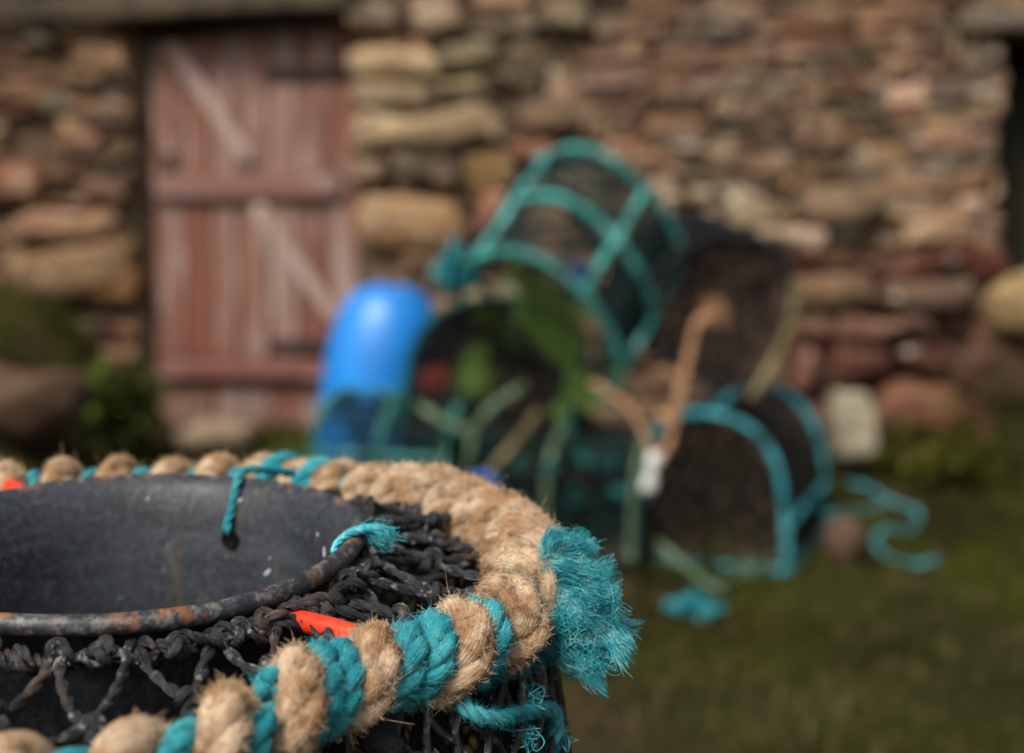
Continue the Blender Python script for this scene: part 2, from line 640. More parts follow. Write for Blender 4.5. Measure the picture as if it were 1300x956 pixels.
def axis_pts(lo, hi, flo, fhi, step):
    mid = np.arange(flo, fhi, step)
    a = flo - np.geomspace(.1, flo - lo, 14)
    b = fhi + np.geomspace(.1, hi - fhi, 14)
    return np.concatenate([a[::-1], mid, b])
gx = axis_pts(-60, 60, -3.4, 4, .045)
gy = axis_pts(-30, 90, 1.2, 6, .045)
X, Y = np.meshgrid(gx, gy, indexing='ij')
Z = gz(X, Y)
n1, n2 = X.shape
ii = (np.arange(n1 - 1)[:, None] * n2 + np.arange(n2 - 1)[None]).ravel()
q = np.stack([ii, ii + n2, ii + n2 + 1, ii + 1], -1)
tag(MB().add(np.stack([X, Y, Z], -1), q).build('ground', M_ground), kind='structure')

# ------------------------------------------------------------------ wall frame of reference
WYAW = math.radians(8)
WO = at(320, 400, 5.2)
WO[2] = 0
WS = np.array([math.cos(WYAW), -math.sin(WYAW), 0])            # along the wall, to the right
WN = np.array([-math.sin(WYAW), -math.cos(WYAW), 0])           # out of the wall, to the camera
WZ = np.array([0, 0, 1.0])

def wp(px, py):
    d = ray(px, py)
    t = ((WO - CAM) @ WN) / (d @ WN)
    p = CAM + t * d
    return float((p - WO) @ WS), float(p[2])

def wpix(s, z):
    p = WO + WS * s + WZ * z - CAM
    t = p @ FW
    return 650 + F_PX * (p @ RT) / t, 478 - F_PX * (p @ UP) / t

def wpt(s, z, out=0.0):
    return WO + WS * s + WZ * z + WN * out
WR = np.stack([WS, -WN, WZ], 1)                                # local x along, y into the wall, z up

DS0, DZ0 = wp(186, 528)
DS1, DZ1 = wp(447, 20)
DZ0 = -.02

shed = empty('stone_shed', wpt(DS0, 0))
tag(shed, 'old rubble stone shed wall with a faded red plank door', 'building')

S0, S1, Z0, Z1, CELL = -2.8, 4.3, -.42, 2.24, .035
RS0, RZ1 = wp(1276, 42)                                        # dark opening at the right edge
RS1 = RS0 + .85
nS, nZ = int((S1 - S0) / CELL), int((Z1 - Z0) / CELL)
occ = np.zeros((nS, nZ), bool)
def blockout(s0, s1, z0, z1):
    occ[max(0, int((s0 - S0) / CELL)):int((s1 - S0) / CELL) + 1, max(0, int((z0 - Z0) / CELL)):int((z1 - Z0) / CELL) + 1] = True
blockout(DS0 - .03, DS1 + .02, -1, DZ1 + .02)
blockout(RS0, RS1, -.1, RZ1)

stones = MB()
stone_n = 0
def stone(s0, s1, z0, z1, c, out, soft=.42, jit=.010, depth=.17, gap=.008):
    global stone_n
    stone_n += 1
    e = rng.uniform(-.006, .012, 4)
    s0, s1, z0, z1 = s0 - e[0], s1 + e[1], z0 - e[2] * .8, z1 + e[3] * .8
    sz = (max(.015, s1 - s0 - gap), depth, max(.012, z1 - z0 - gap))
    tilt = rng.normal() * .05
    R = WR @ np.array([[math.cos(tilt), 0, -math.sin(tilt)], [0, 1, 0], [math.sin(tilt), 0, math.cos(tilt)]])
    c = np.clip(np.array(c) * np.array([1.05, .94, .88]) * (1 + rng.normal() * .24) * (1 + rng.normal(size=3) * .05), .008, .7)
    stones.box(sz, (R, wpt((s0 + s1) / 2, (z0 + z1) / 2, out - depth / 2)), c, soft, 10 if s1 - s0 > .22 else 6, jit * rng.uniform(.8, 1.8), stone_n)

def px_stone(x0, y0, x1, y1, c, out=.05, soft=.44, jit=.024):
    s0, z1 = wp(x0, y0)
    s1, z0 = wp(x1, y1)
    stone(s0, s1, z0, z1, c, out, soft, jit, .24)
    blockout(s0 + CELL * .4, s1 - CELL * .6, z0 + CELL * .4, z1 - CELL * .6)
def px_hole(x0, y0, x1, y1):
    s0, z1 = wp(x0, y0)
    s1, z0 = wp(x1, y1)
    blockout(s0, s1 - CELL, z0, z1 - CELL)

CREAM, TAN, BROWN, DARK = (.60, .46, .32), (.42, .265, .165), (.20, .12, .075), (.06, .043, .03)
PINK, MAROON, ORANGE, GREY = (.31, .205, .13), (.10, .042, .032), (.42, .19, .08), (.21, .185, .145)
# individual stones that stand out in the wall
for a in ((444, 62, 560, 100, CREAM), (556, 50, 640, 98, (.38, .31, .22)), (446, 143, 648, 186, (.44, .34, .21)),
          (446, 104, 545, 140, (.30, .23, .15)), (545, 112, 640, 142, DARK), (640, 60, 700, 130, (.30, .25, .18)),
          (448, 8, 520, 44, (.30, .24, .17)), (525, 10, 590, 48, CREAM), (700, 0, 760, 50, (.32, .26, .19)),
          (444, 240, 585, 322, (.36, .23, .13)), (585, 196, 652, 240, (.24, .17, .06)), (655, 176, 716, 216, (.30, .11, .075)),
          (445, 192, 500, 228, (.26, .21, .15)), (504, 196, 582, 228, (.22, .185, .14)), (600, 245, 650, 330, (.30, .17, .09)),
          (520, 322, 590, 350, (.36, .26, .15)), (660, 134, 735, 172, (.26, .21, .15)),
          (940, 286, 1052, 316, (.52, .46, .36)), (932, 250, 1010, 282, (.46, .37, .26)), (1015, 235, 1110, 280, (.28, .19, .13)),
          (1100, 318, 1270, 346, (.13, .04, .03)), (1005, 350, 1110, 400, (.20, .12, .085)), (1115, 350, 1235, 392, (.19, .125, .09)),
          (1060, 400, 1180, 430, (.15, .085, .06)), (1050, 436, 1140, 478, (.085, .032, .026)), (1140, 432, 1235, 476, (.075, .03, .025)),
          (1105, 484, 1240, 560, (.19, .085, .055)), (1010, 440, 1050, 500, (.26, .125, .085)), (1180, 492, 1238, 545, (.34, .16, .06)),
          (12, 306, 170, 376, (.36, .235, .13)), (20, 268, 150, 304, (.27, .185, .11)), 
          (0, 226, 60, 262, (.25, .14, .095)),
          
          (112, 330, 178, 384, (.42, .22, .10)), (0, 0, 70, 50, (.13, .085, .065))):
    px_stone(*a, out=rng.uniform(.05, .10))
for a in ((14, 142, 84, 196), (30, 378, 178, 400), (450, 324, 520, 356), (130, 245, 180, 268), (446, 226, 560, 240)):
    px_hole(*a)
for i in range(nS):
    for j in range(nZ):
        pass
order = [(i, j) for j in range(nZ) for i in range(nS)]
for (i, j) in order:
    if occ[i, j]:
        continue
    s, z = S0 + i * CELL, Z0 + j * CELL
    px, py = wpix(s + .08, z + .03)
    if px < 300:
        W_, H_, pal, out, gap = rng.integers(3, 9), rng.choice([1, 1, 1, 1, 2]), (TAN, BROWN, DARK, (.26, .16, .10), GREY, (.30, .21, .13), (.44, .29, .18), (.28, .14, .09)), rng.uniform(-.035, .055), .012
    elif px < 680:
        W_, H_, pal, out, gap = rng.integers(4, 11), rng.choice([1, 2, 2, 3]), (TAN, TAN, (.36, .27, .18), GREY, DARK, BROWN, (.52, .40, .27)), rng.uniform(-.03, .05), .012
    elif py > 320 and px > 960:
        W_, H_, pal, out, gap = rng.integers(5, 12), rng.choice([2, 3, 4]), (MAROON, (.16, .085, .06), (.21, .12, .085), BROWN), rng.uniform(-.01, .06), .009
    else:
        W_, H_, pal, out, gap = rng.integers(2, 8), rng.choice([1, 1, 2, 2]), (PINK, PINK, (.29, .185, .12), GREY, BROWN, (.26, .21, .15), (.28, .165, .105), (.33, .25, .175), (.11, .085, .06), (.46, .35, .25)), rng.uniform(-.02, .022), .006
    H_ = min(int(H_), nZ - j)
    wmax = 0
    while wmax < W_ and i + wmax < nS and not occ[i + wmax, j]:
        wmax += 1
    while H_ > 1 and occ[i:i + wmax, j:j + H_].any():
        H_ -= 1
    occ[i:i + wmax, j:j + H_] = True
    jx, jz = rng.uniform(-.006, .006, 2)
    stone(s + jx, s + wmax * CELL + jx, z + jz, z + H_ * CELL + jz, pal[rng.integers(len(pal))], out, .20, .012, gap=gap)
stones.build('masonry', M_stone, shed)

# solid core of the wall behind the stones, with both openings left free
core = MB()
def core_box(s0, s1, z0, z1, o0=-.035, o1=-.50):
    core.box((s1 - s0, o0 - o1, z1 - z0), (WR, wpt((s0 + s1) / 2, (z0 + z1) / 2, (o0 + o1) / 2)), None, .02, 3)
core_box(S0, DS0 - .02, Z0, Z1)
core_box(DS1 + .02, RS0 - .005, Z0, Z1)
core_box(DS0 - .0195, DS1 + .0195, DZ1 + .03, Z1)
core_box(RS1 + .005, S1, Z0, Z1)
core_box(RS0 - .0045, RS1 + .0045, RZ1 + .005, Z1)
core_box(DS0 - .0195, DS1 + .0195, Z0, DZ0)
core.build('mortar', M_mortar, shed)
# sides, back and roof of the shed, so that it is a building from anywhere
side = MB()
for s in (S0 + .2, S1 - .2):
    side.box((.4, 2.6, Z1 - Z0), (WR, wpt(s, (Z0 + Z1) / 2, -.505 - 1.3)), (.2, .14, .09), .03, 5)
side.box((S1 - S0, .4, Z1 - Z0), (WR, wpt((S0 + S1) / 2, (Z0 + Z1) / 2, -3.31)), (.2, .14, .09), .03, 5)
side.build('side_wall', M_stone, shed)
rf = MB()
for sg, o in ((1, -.75), (-1, -2.75)):
    a = math.radians(32) * sg
    Rr = WR @ np.array([[1, 0, 0], [0, math.cos(a), -math.sin(a)], [0, math.sin(a), math.cos(a)]])
    rf.box((S1 - S0 + .1, 2.45, .07), (Rr, wpt((S0 + S1) / 2, Z1 + .62, o)), (.09, .09, .10), .2, 5)
rf.build('roof', M_stone, shed)
lint = MB()
p0, p1 = wp(-40, 40), wp(468, 2)
ang = math.atan2(.03, p1[0] - p0[0])
Rl = WR @ np.array([[math.cos(ang), 0, -math.sin(ang)], [0, 1, 0], [math.sin(ang), 0, math.cos(ang)]])
lint.box((p1[0] - p0[0], .30, .095), (Rl, wpt((p0[0] + p1[0]) / 2, DZ1 + .045, -.05)), None, .25, 10, .008, 3)
lint.build('lintel', M_lintel, shed)
lint = MB()
lint.box((1.15, .26, .07), (WR, wpt((RS0 + RS1) / 2 - .0, RZ1 + .036, -.06)), (.27, .22, .17), .3, 6, .006, 9)
o = lint.build('lintel', M_stone, shed)
o['label'] = 'pale stone lintel over the dark opening'

# the red door
door = empty('door', (np.array(wpt(0, 0)) - np.array(wpt(DS0, 0))))
door.parent = shed
tag(door, 'faded red plank door with diagonal brace')
dw, dh = DS1 - DS0, DZ1 - DZ0
REDS = ((.21, .090, .060), (.20, .074, .048), (.24, .122, .088), (.22, .104, .072), (.28, .175, .135), (.18, .07, .046))
def board(mb, s0, s1, z0, z1, out, th, c, ang=0., bev=.12, jit=.002):
    a = ang
    R = WR @ np.array([[math.cos(a), 0, -math.sin(a)], [0, 1, 0], [math.sin(a), 0, math.cos(a)]])
    mb.box((s1 - s0, th, z1 - z0), (R, wpt((s0 + s1) / 2, (z0 + z1) / 2, out)), c, bev, 6, jit, int(rng.integers(99)))
zk = wp(300, 490)[1]                                           # bottom edge of the leaf proper; kick board below
pl = MB()
nb = 7
ed = np.linspace(DS0 + .004, DS1 - .004, nb + 1) + np.concatenate([[0], rng.uniform(-.014, .014, nb - 1), [0]])
for k in range(nb):
    top = DZ1 - .055 + .055 * (k + .5) / nb
    board(pl, ed[k] + .003, ed[k + 1] - .003, zk + .012, top, -.10 + rng.uniform(-.002, .002), .024, REDS[k % 6])
pl.build('planks', M_door, door)
kb = MB()
for k in range(nb):
    board(kb, ed[k] + .003, ed[k + 1] - .003, DZ0 + .0 + rng.uniform(0, .02), zk - .012, -.112, .022, np.array(REDS[(k + 2) % 6]) * .9)
kb.build('kick_board', M_door, door)
def ledge(x0, y0, x1, y1, c):
    s0, z1 = wp(x0, y0)
    s1, z0 = wp(x1, y1)
    mb = MB()
    R = WR @ np.array([[0, 0, 1], [0, 1, 0], [-1, 0, 0]])      # grain along the ledge
    mb.box((z1 - z0, .040, s1 - s0), (R, wpt((s0 + s1) / 2, (z0 + z1) / 2, -.066)), c, .14, 6, .002, 5)
    mb.build('ledge', M_brace if c[0] > .2 else M_door, door)
ledge(189, 218, 428, 250, (.24, .12, .10))
ledge(194, 458, 436, 484, (.19, .075, .06))
def brace(x0, y0, x1, y1, wpx):
    a0, b0 = wp(x0, y0)
    a1, b1 = wp(x1, y1)
    ln, an = math.hypot(a1 - a0, b1 - b0), math.atan2(b1 - b0, a1 - a0)
    e = np.array([math.cos(an), 0, math.sin(an)])
    R = WR @ np.stack([np.array([-e[2], 0, e[0]]), [0, 1, 0], e], 1)
    mb = MB()
    mb.box((wpx / 347, .026, ln), (R, wpt((a0 + a1) / 2, (b0 + b1) / 2, -.0725)), (.40, .275, .225), .14, 6, .002, 6)
    mb.build('brace', M_brace, door)
brace(208, 52, 310, 206, 20)
brace(318, 258, 425, 412, 20)
def hinge(x0, y, x1):
    s0, z = wp(x0, y)
    s1, _ = wp(x1, y)
    mb = MB()
    mb.box((s1 - s0, .012, .050), (WR, wpt((s0 + s1) / 2, z, -.077)), None, .3, 5, .001, 2)
    mb.tubes(np.array([wpt(s1, z - .035, -.072), wpt(s1, z, -.072), wpt(s1, z + .035, -.072)]), .012, 10)
    mb.tubes(np.stack([[wpt(s0 + (s1 - s0) * t, z, -.079), wpt(s0 + (s1 - s0) * t, z, -.071)] for t in (.1, .35, .6, .85)]), .006, 8)
    mb.build('hinge', M_iron, door)
hinge(328, 90, 446)
hinge(332, 440, 446)
mb = MB()
s, z = wp(206, 206)
mb.box((.05, .012, .07), (WR, wpt(s, z, -.081)), None, .3, 5, .001, 2)
mb.tubes(np.array([wpt(s - .015, z, -.075), wpt(s - .015, z, -.045), wpt(s - .015, z - .03, -.04), wpt(s - .015, z - .05, -.05)]), .006, 8)
mb.build('latch', M_iron, door)
for s in (DS0 - .012, DS1 + .008):
    fr = MB()
    fr.box((.026, .10, dh + .02), (WR, wpt(s, DZ0 + dh / 2, -.12)), (.10, .06, .05), .15, 5)
    fr.build('door_jamb', M_lintel, door)
bk = MB()
bk.box((dw + .1, .03, dh + .1), (WR, wpt((DS0 + DS1) / 2, DZ0 + dh / 2, -.20)), None, .1, 3)
bk.build('backing_board', M_darkdoor, door)
# dark boarded opening at the right
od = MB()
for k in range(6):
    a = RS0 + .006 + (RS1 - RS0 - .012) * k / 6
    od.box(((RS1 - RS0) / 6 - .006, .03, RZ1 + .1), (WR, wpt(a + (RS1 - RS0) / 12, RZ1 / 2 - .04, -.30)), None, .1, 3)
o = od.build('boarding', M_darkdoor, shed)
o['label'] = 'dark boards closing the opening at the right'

# ------------------------------------------------------------------ boulders and stones
def rock(name, px, py, depth, size, c, label, seed, yaw=0., sink=.3, mat=None, cat='boulder', n=10, soft=.9):
    p = at(px, py, depth)
    mb = MB()
    a = yaw
    R = np.array([[math.cos(a), -math.sin(a), 0], [math.sin(a), math.cos(a), 0], [0, 0, 1]])
    v, f = BLOCK[16]
    e = 2 + 3 * (1 - soft)
    q = v / ((np.abs(v) ** e).sum(1, keepdims=True) ** (1 / e)) * np.array(size) / 2
    m_ = min(size)
    q = q + vnoise3(q / m_ * 1.3, seed) * m_ * .16 + vnoise3(q / m_ * 4, seed + 2) * m_ * .05
    mb.add(q @ R.T + p, f, q + seed, c)
    o = mb.build(name, mat or M_boulder)
    me = o.data                                                # move the origin to the rock itself
    me.transform(Matrix.Translation(-Vector(p)))
    o.location = p
    return tag(o, label, cat)
rock('boulder', 22, 512, 4.25, (.42, .34, .21), (.115, .062, .038), 'brown boulder in the grass bank at the left edge', 3, .3)
rock('boulder', 1304, 392, 4.35, (.27, .22, .20), (.36, .25, .12), 'pale yellow boulder by the dark opening at right', 5, .2, soft=1.0)
rock('stone_step', 272, 553, 4.85, (.27, .20, .09), (.36, .27, .18), 'pale flat stone step in front of the red door', 8, .1, cat='step', soft=.4)
rock('stone', 1070, 690, 3.75, (.13, .11, .15), (.12, .07, .048), 'red brown stone behind the right hand pot', 12, .2, cat='stone')
rock('stone', 1268, 470, 4.45, (.26, .2, .2), (.10, .05, .035), 'dark rust stone under the yellow boulder', 16, .2, cat='stone')

# ------------------------------------------------------------------ grass (nobody could count it) and weeds
def blades(n, x, y, ln, wd, c, lean=.5, zoff=0.0):
    z = gz(x, y) - .004 + zoff
    b = np.stack([x, y, z], -1)
    a = rng.random(n) * 2 * PI
    side = np.stack([np.cos(a), np.sin(a), 0 * a], -1) * (wd / 2)[:, None]
    le = np.stack([np.cos(a + 1.57), np.sin(a + 1.57), 0 * a], -1) * (rng.random(n) * lean)[:, None]
    up = np.array([0, 0, 1.0])
    m = b + (up * .6 + le * .35) * ln[:, None]
    t = b + (up * .92 + le) * ln[:, None]
    V = np.stack([b - side, b + side, m + side * .75, m - side * .75, t + side * .12, t - side * .12], 1)
    i = np.arange(n)[:, None] * 6
    f = np.concatenate([i + np.array([[0, 1, 2, 3]]), i + np.array([[3, 2, 4, 5]])])
    return V.reshape(-1, 3), f, np.repeat(c, 6, 0)
n = 90000
x = rng.uniform(-2.6, 2.6, n)
y = 2.0 + 3.3 * rng.random(n)
dens = vnoise(np.stack([x * 3, y * 3, 0 * x], -1), 21) * .5 + .5
keep = (rng.random(n) < .12 + dens * 1.1) & (np.abs(x) < .45 * y + .3)
wl = (np.stack([x, y, 0 * x], -1) - WO) @ WN
keep &= wl > .03
x, y, wl, dens = x[keep], y[keep], wl[keep], dens[keep]
n = len(x)
ln = (.018 + .04 * rng.random(n) ** 1.5) * (.6 + dens) + .07 * np.exp(-wl / .10) * rng.random(n)
hue = vnoise(np.stack([x * 1.6, y * 1.6, 0 * x], -1), 31)[:, None] * .5 + .5
c = np.array([.036, .050, .003]) * (1 - hue) + np.array([.072, .076, .004]) * hue
bankm = (smooth((-1.25 - x) / .4) * smooth((y - 3.4) / 1))[:, None]
c = c * (1 - bankm) + np.array([.12, .125, .014]) * bankm
clp = vnoise(np.stack([x * 2.6, y * 2.6, 0 * x], -1), 41)[:, None] + .5 * vnoise(np.stack([x * 11, y * 11, 0 * x], -1), 43)[:, None]
c = c * np.clip(1 + 1.5 * clp, .15, 2.4)
brn = (smooth((3.15 - y) / .35) * smooth(.55 + 1.1 * vnoise(np.stack([x * 3, y * 4, 0 * x], -1), 47)))[:, None] * .8
c = c * (1 - brn) + np.array([.10, .07, .04]) * brn
c = c * (.50 + .5 * rng.random((n, 1)))
dry = rng.random(n) < .10
c[dry] = np.array([.17, .13, .06]) * (.6 + .5 * rng.random((dry.sum(), 1)))
tag(MB().add(*blades(n, x, y, ln, .0035 + .002 * rng.random(n), c)[:2], None, np.repeat(c, 6, 0)).build('grass', M_grass),
    kind='stuff')

def weed(px, py, depth, nl, h, spread, c, label, broad=.02, stalk=False):
    p = at(px, py, depth)
    p[2] = float(gz(p[0], p[1])) if not stalk else p[2]
    t = empty('weed_plant', p)
    tag(t, label, 'plant', 'weeds at the foot of the wall')
    lv, st = MB(), MB()
    for k in range(nl):
        a, r = rng.random() * 2 * PI, spread * math.sqrt(rng.random())
        hh = h * (.45 + .6 * rng.random())
        tip = p + np.array([math.cos(a) * r, math.sin(a) * r, hh])
        mid = p + np.array([math.cos(a) * r * .35, math.sin(a) * r * .35, hh * .6])
        path = spline([p + np.array([math.cos(a) * r * .6, math.sin(a) * r * .6, 0]), mid + np.array([math.cos(a) * r * .35, math.sin(a) * r * .35, 0]) + rng.normal(size=3) * .015, tip], 5)
        st.tubes(path, .0013, 5)
        for q in range(4 if broad > .012 else 2):
            u = rng.uniform(.35, 1)
            b = path[int(u * (len(path) - 1))]
            az = rng.random() * 2 * PI
            d = np.array([math.cos(az), math.sin(az), rng.uniform(-.2, .7)])
            sd_ = np.cross(d, [0, 0, 1.0])
            sd_ = sd_ / np.linalg.norm(sd_)
            L_ = broad * rng.uniform(1.6, 3.2)
            ts = np.array([0, .25, .5, .75, 1])
            wd = broad * np.array([.1, .8, 1, .7, .05]) * .5
            ce = b + d * (ts * L_)[:, None] - np.array([0, 0, 1.0]) * (ts ** 2 * L_ * .35)[:, None]
            fold = np.array([0, 0, 1.0]) * (wd * .35)[:, None]
            V = np.stack([ce - sd_ * wd[:, None] + fold, ce, ce + sd_ * wd[:, None] + fold], 1).reshape(-1, 3)
            f = [[i * 3 + j, i * 3 + j + 1, i * 3 + j + 4, i * 3 + j + 3] for i in range(4) for j in range(2)]
            lv.add(V, f, None, np.array(c) * rng.uniform(.6, 1.3))
    lv.build('leaves', M_leaf, t)
    st.build('stems', M_stem, t)
weed(150, 500, 4.7, 46, .34, .15, (.075, .115, .018), 'bushy green weed at the left foot of the red door', .034)
weed(112, 420, 4.75, 22, .14, .12, (.085, .105, .015), 'low green weed on the bank left of the door', .026)
weed(1245, 560, 4.5, 34, .40, .14, (.085, .10, .015), 'tall green weed beside the boulder at right', .018)
weed(1160, 600, 4.45, 36, .22, .22, (.10, .10, .012), 'yellow green weed below the orange stone at right', .024)
weed(1290, 600, 4.35, 26, .55, .12, (.15, .13, .06), 'pale stalky weed at the right edge of the photo', .010)
weed(985, 540, 4.75, 20, .14, .12, (.06, .075, .012), 'small dark weed behind the black pot', .02)

# ------------------------------------------------------------------ background lobster pots
def wrapped(mb, path, r, c=None, pitch=.011):
    """bar served with rope: helical ridges"""
    P = resample(path, .0032)
    L = np.arange(len(P)) * .0032
    a = np.linspace(0, 2 * PI, 10, endpoint=False)
    RR = r * (1 + .17 * np.sin(2 * PI * L[:, None] / pitch + a[None]))
    RR = RR * (1 + .16 * vnoise(P * 40, 6) + .14 * vnoise(P * 15, 7))[:, None]
    mb.tubes(P, RR[None], 10, c=c)

def net(mb, surf, nu, nv, r, jit=.15, sag=.1, seed=0, hole=None):
    g = np.random.default_rng(seed)
    J = np.arange(nv + 1)
    I = np.arange(nu + 1)
    jj, ii_ = np.meshgrid(J, I, indexing='ij')
    u = np.clip((ii_ + .5 * (jj % 2) + g.normal(size=jj.shape) * jit) / nu, 0, 1)
    v = np.clip((jj + g.normal(size=jj.shape) * jit * (jj > 0) * (jj < nv)) / nv, 0, 1)
    E = []
    for j in range(nv):
        for i in range(nu + 1):
            E.append((j, i, j + 1, i))
            k = i + (1 if j % 2 else -1)
            if 0 <= k <= nu:
                E.append((j, i, j + 1, k))
    E = np.array(E)
    a = np.stack([u[E[:, 0], E[:, 1]], v[E[:, 0], E[:, 1]]], -1)
    b = np.stack([u[E[:, 2], E[:, 3]], v[E[:, 2], E[:, 3]]], -1)
    t = np.array([0, .5, 1])
    uv = a[:, None] * (1 - t)[None, :, None] + b[:, None] * t[None, :, None]
    uv[:, 1] += g.normal(size=(len(E), 2)) * sag / np.array([nu, nv])
    if hole is not None:
        k = ~hole(uv[:, 1, 0], uv[:, 1, 1])
        uv = uv[k]
    P = surf(uv[..., 0], uv[..., 1])
    mb.tubes(P, r, 4, cap=False)

def creel(label, O, Xa, Za, w_, h_, L_, frame, netm, mesh=.028, tw=.0016, rail_t=(.2, .5, .8), rbar=.011, hoop_mats=None,
          weed_patch=None, inner=True, nhoops=3, bump=1.0, seed=1, slats=True, base_mat=None, rail_mat=None, end_mat=None, em=1.0):
    Xa = nrm(Xa)
    Ya = nrm(np.cross(Za, Xa))
    Za = np.cross(Xa, Ya)
    R = np.stack([Xa, Ya, Za], 1)
    t = empty('lobster_pot', O, R)
    tag(t, label, 'lobster pot', 'lobster pots piled against the stone wall')
    W = lambda p: np.asarray(p, float) @ R.T + O
    tt = np.linspace(0, 1, 60)
    arch = np.stack([-w_ / 2 * np.cos(PI * tt) * (1 + .06 * np.sin(PI * tt)), h_ * np.sin(PI * tt) ** .62], -1)
    al = np.concatenate([[0], np.cumsum(np.linalg.norm(np.diff(arch, axis=0), axis=1))])
    al /= al[-1]
    def A(u):
        return np.stack([np.interp(u, al, arch[:, 0]), np.interp(u, al, arch[:, 1])], -1)
    for k in range(nhoops):
        x = L_ * k / (nhoops - 1)
        a = A(np.linspace(0, 1, 40))
        p = np.stack([np.full(40, x), a[:, 0], a[:, 1]], -1)
        p += vnoise3(p * 6, seed + k) * .006 * bump
        mb = MB()
        wrapped(mb, W(p), rbar)
        mb.build('hoop', hoop_mats[k] if hoop_mats else frame, t)
    for k, u in enumerate(rail_t):
        a = A(np.array([u]))[0]
        p = np.stack([np.linspace(0, L_, 12), np.full(12, a[0]), np.full(12, a[1])], -1)
        p += vnoise3(p * 7, seed + 10 + k) * .006 * bump
        mb = MB()
        wrapped(mb, W(p), rbar * .92)
        mb.build('rail', rail_mat or frame, t)
    mb = MB()
    c = np.array([[0, -w_ / 2, 0], [L_, -w_ / 2, 0], [L_, w_ / 2, 0], [0, w_ / 2, 0], [0, -w_ / 2, 0]])
    for k in range(4):
        wrapped(mb, W(c[k] + (c[k + 1] - c[k]) * np.linspace(0, 1, 8)[:, None]), rbar)
    mb.build('base_frame', base_mat or frame, t)
    if slats:
        for k in range(5):
            mb = MB()
            y = w_ * (-.36 + .18 * k)
            mb.box((L_ - .03, w_ * .11, .012), (R, W([L_ / 2, y, 0])), None, .2, 3, .002, k)
            mb.build('base_slat', M_slat, t)
    al_len = 2.1 * max(w_, h_)
    def skin(u, v):
        a = A(u)
        s = .985 - .05 * np.sin(PI * np.clip(v * (nhoops - 1) % 1, 0, 1)) * np.sin(PI * u)
        return W(np.stack([v * L_, a[..., 0] * s, a[..., 1] * s], -1))
    mb = MB()
    net(mb, skin, int(al_len / mesh), int(L_ / mesh * 1.2), tw, seed=seed)
    mb.build('netting', netm, t)
    def endsurf(x0, push):
        def f(u, v):
            z = v * h_ * .985
            # half width of the arch at this height
            half = np.interp(z, arch[:31, 1], -arch[:31, 0])
            y = (2 * u - 1) * half * .985
            dip = np.sin(PI * np.clip(u, 0, 1)) * np.sin(PI * np.clip(v, 0, 1))
            return W(np.stack([x0 + push * dip, y, z], -1))
        return f
    for x0, push in ((0, .05), (L_, -.05)):
        mb = MB()
        net(mb, endsurf(x0, push), int(w_ / (mesh * em)), int(h_ / (mesh * em) * 1.2), tw * (1 + (em - 1) * .6), seed=seed + 3)
        mb.build('end_netting', end_mat or netm, t)
    if inner:                                                  # net sheets added inside, their overlap makes the pot look dark
        for k, xx in enumerate((.36, .68)):
            mb = MB()
            net(mb, endsurf(L_ * xx, .10), int(w_ / mesh * 1.25), int(h_ / mesh * 1.5), tw * 1.15, seed=seed + 5 + k)
            mb.build('dark_inner_net', M_netblack, t)
    if weed_patch is not None:
        wu, wv_, wr = weed_patch
        mb = MB()
        n_ = 6000
        u, v = rng.random(n_) * .98, .04 + .94 * rng.random(n_)
        dn = vnoise(np.stack([u * 5, v * 5, 0 * u], -1), 61) * .35
        k = (dn * 1.5 + wr - np.hypot(u - wu, (v - wv_) * 1.0)) > rng.random(n_) * .28
        u, v = u[k], v[k]
        n_ = len(u)
        p = endsurf(0, .05)(u, v)
        d = rng.normal(size=(n_, 3)) * .6 - Xa * .6 - np.array([0, 0, .7])
        d /= np.linalg.norm(d, axis=1, keepdims=True)
        ln_ = .014 + .040 * rng.random(n_) ** 2
        ts = np.array([0, .5, 1])
        P = p[:, None] + d[:, None] * (ts[None, :, None] * ln_[:, None, None]) + rng.normal(size=(n_, 3, 3)) * .005
        cc = np.array([.06, .10, .012])
        mb.tubes(P, .0017, 4, taper=np.array([1, .9, .4]), cap=False)
        o = mb.build('weed_growth', M_weed, t)
        o['kind'] = 'stuff'
        o['label'] = 'green weed growing over the end netting'
    return t, W, A

def gpt(px, py):
    """ground point seen at a pixel"""
    d = ray(px, py)
    t = 2.0
    for _ in range(60):
        p = CAM + t * d
        t += (p[2] - float(gz(p[0], p[1]))) / max(.05, -d[2]) * .5
    return CAM + t * d

UPZ = np.array([0, 0, 1.0])
# D  front right pot, bright teal
fr_ = np.array([.712, 3.62, float(gz(.72, 3.62)) + .012])
Xd = nrm([.42, .907, .11])
Yd = nrm(np.cross(UPZ, Xd))
creel('pot with bright teal hoops standing on the grass, front right of the pile', fr_ + Yd * .205, Xd, UPZ, .41, .41, .44,
      M_tealpot, M_netblack, .028, .0023, (.12, .5, .86), .0110, [M_tealpot, M_netblack, M_tealpot], seed=11, end_mat=M_netbrown, em=1.7)
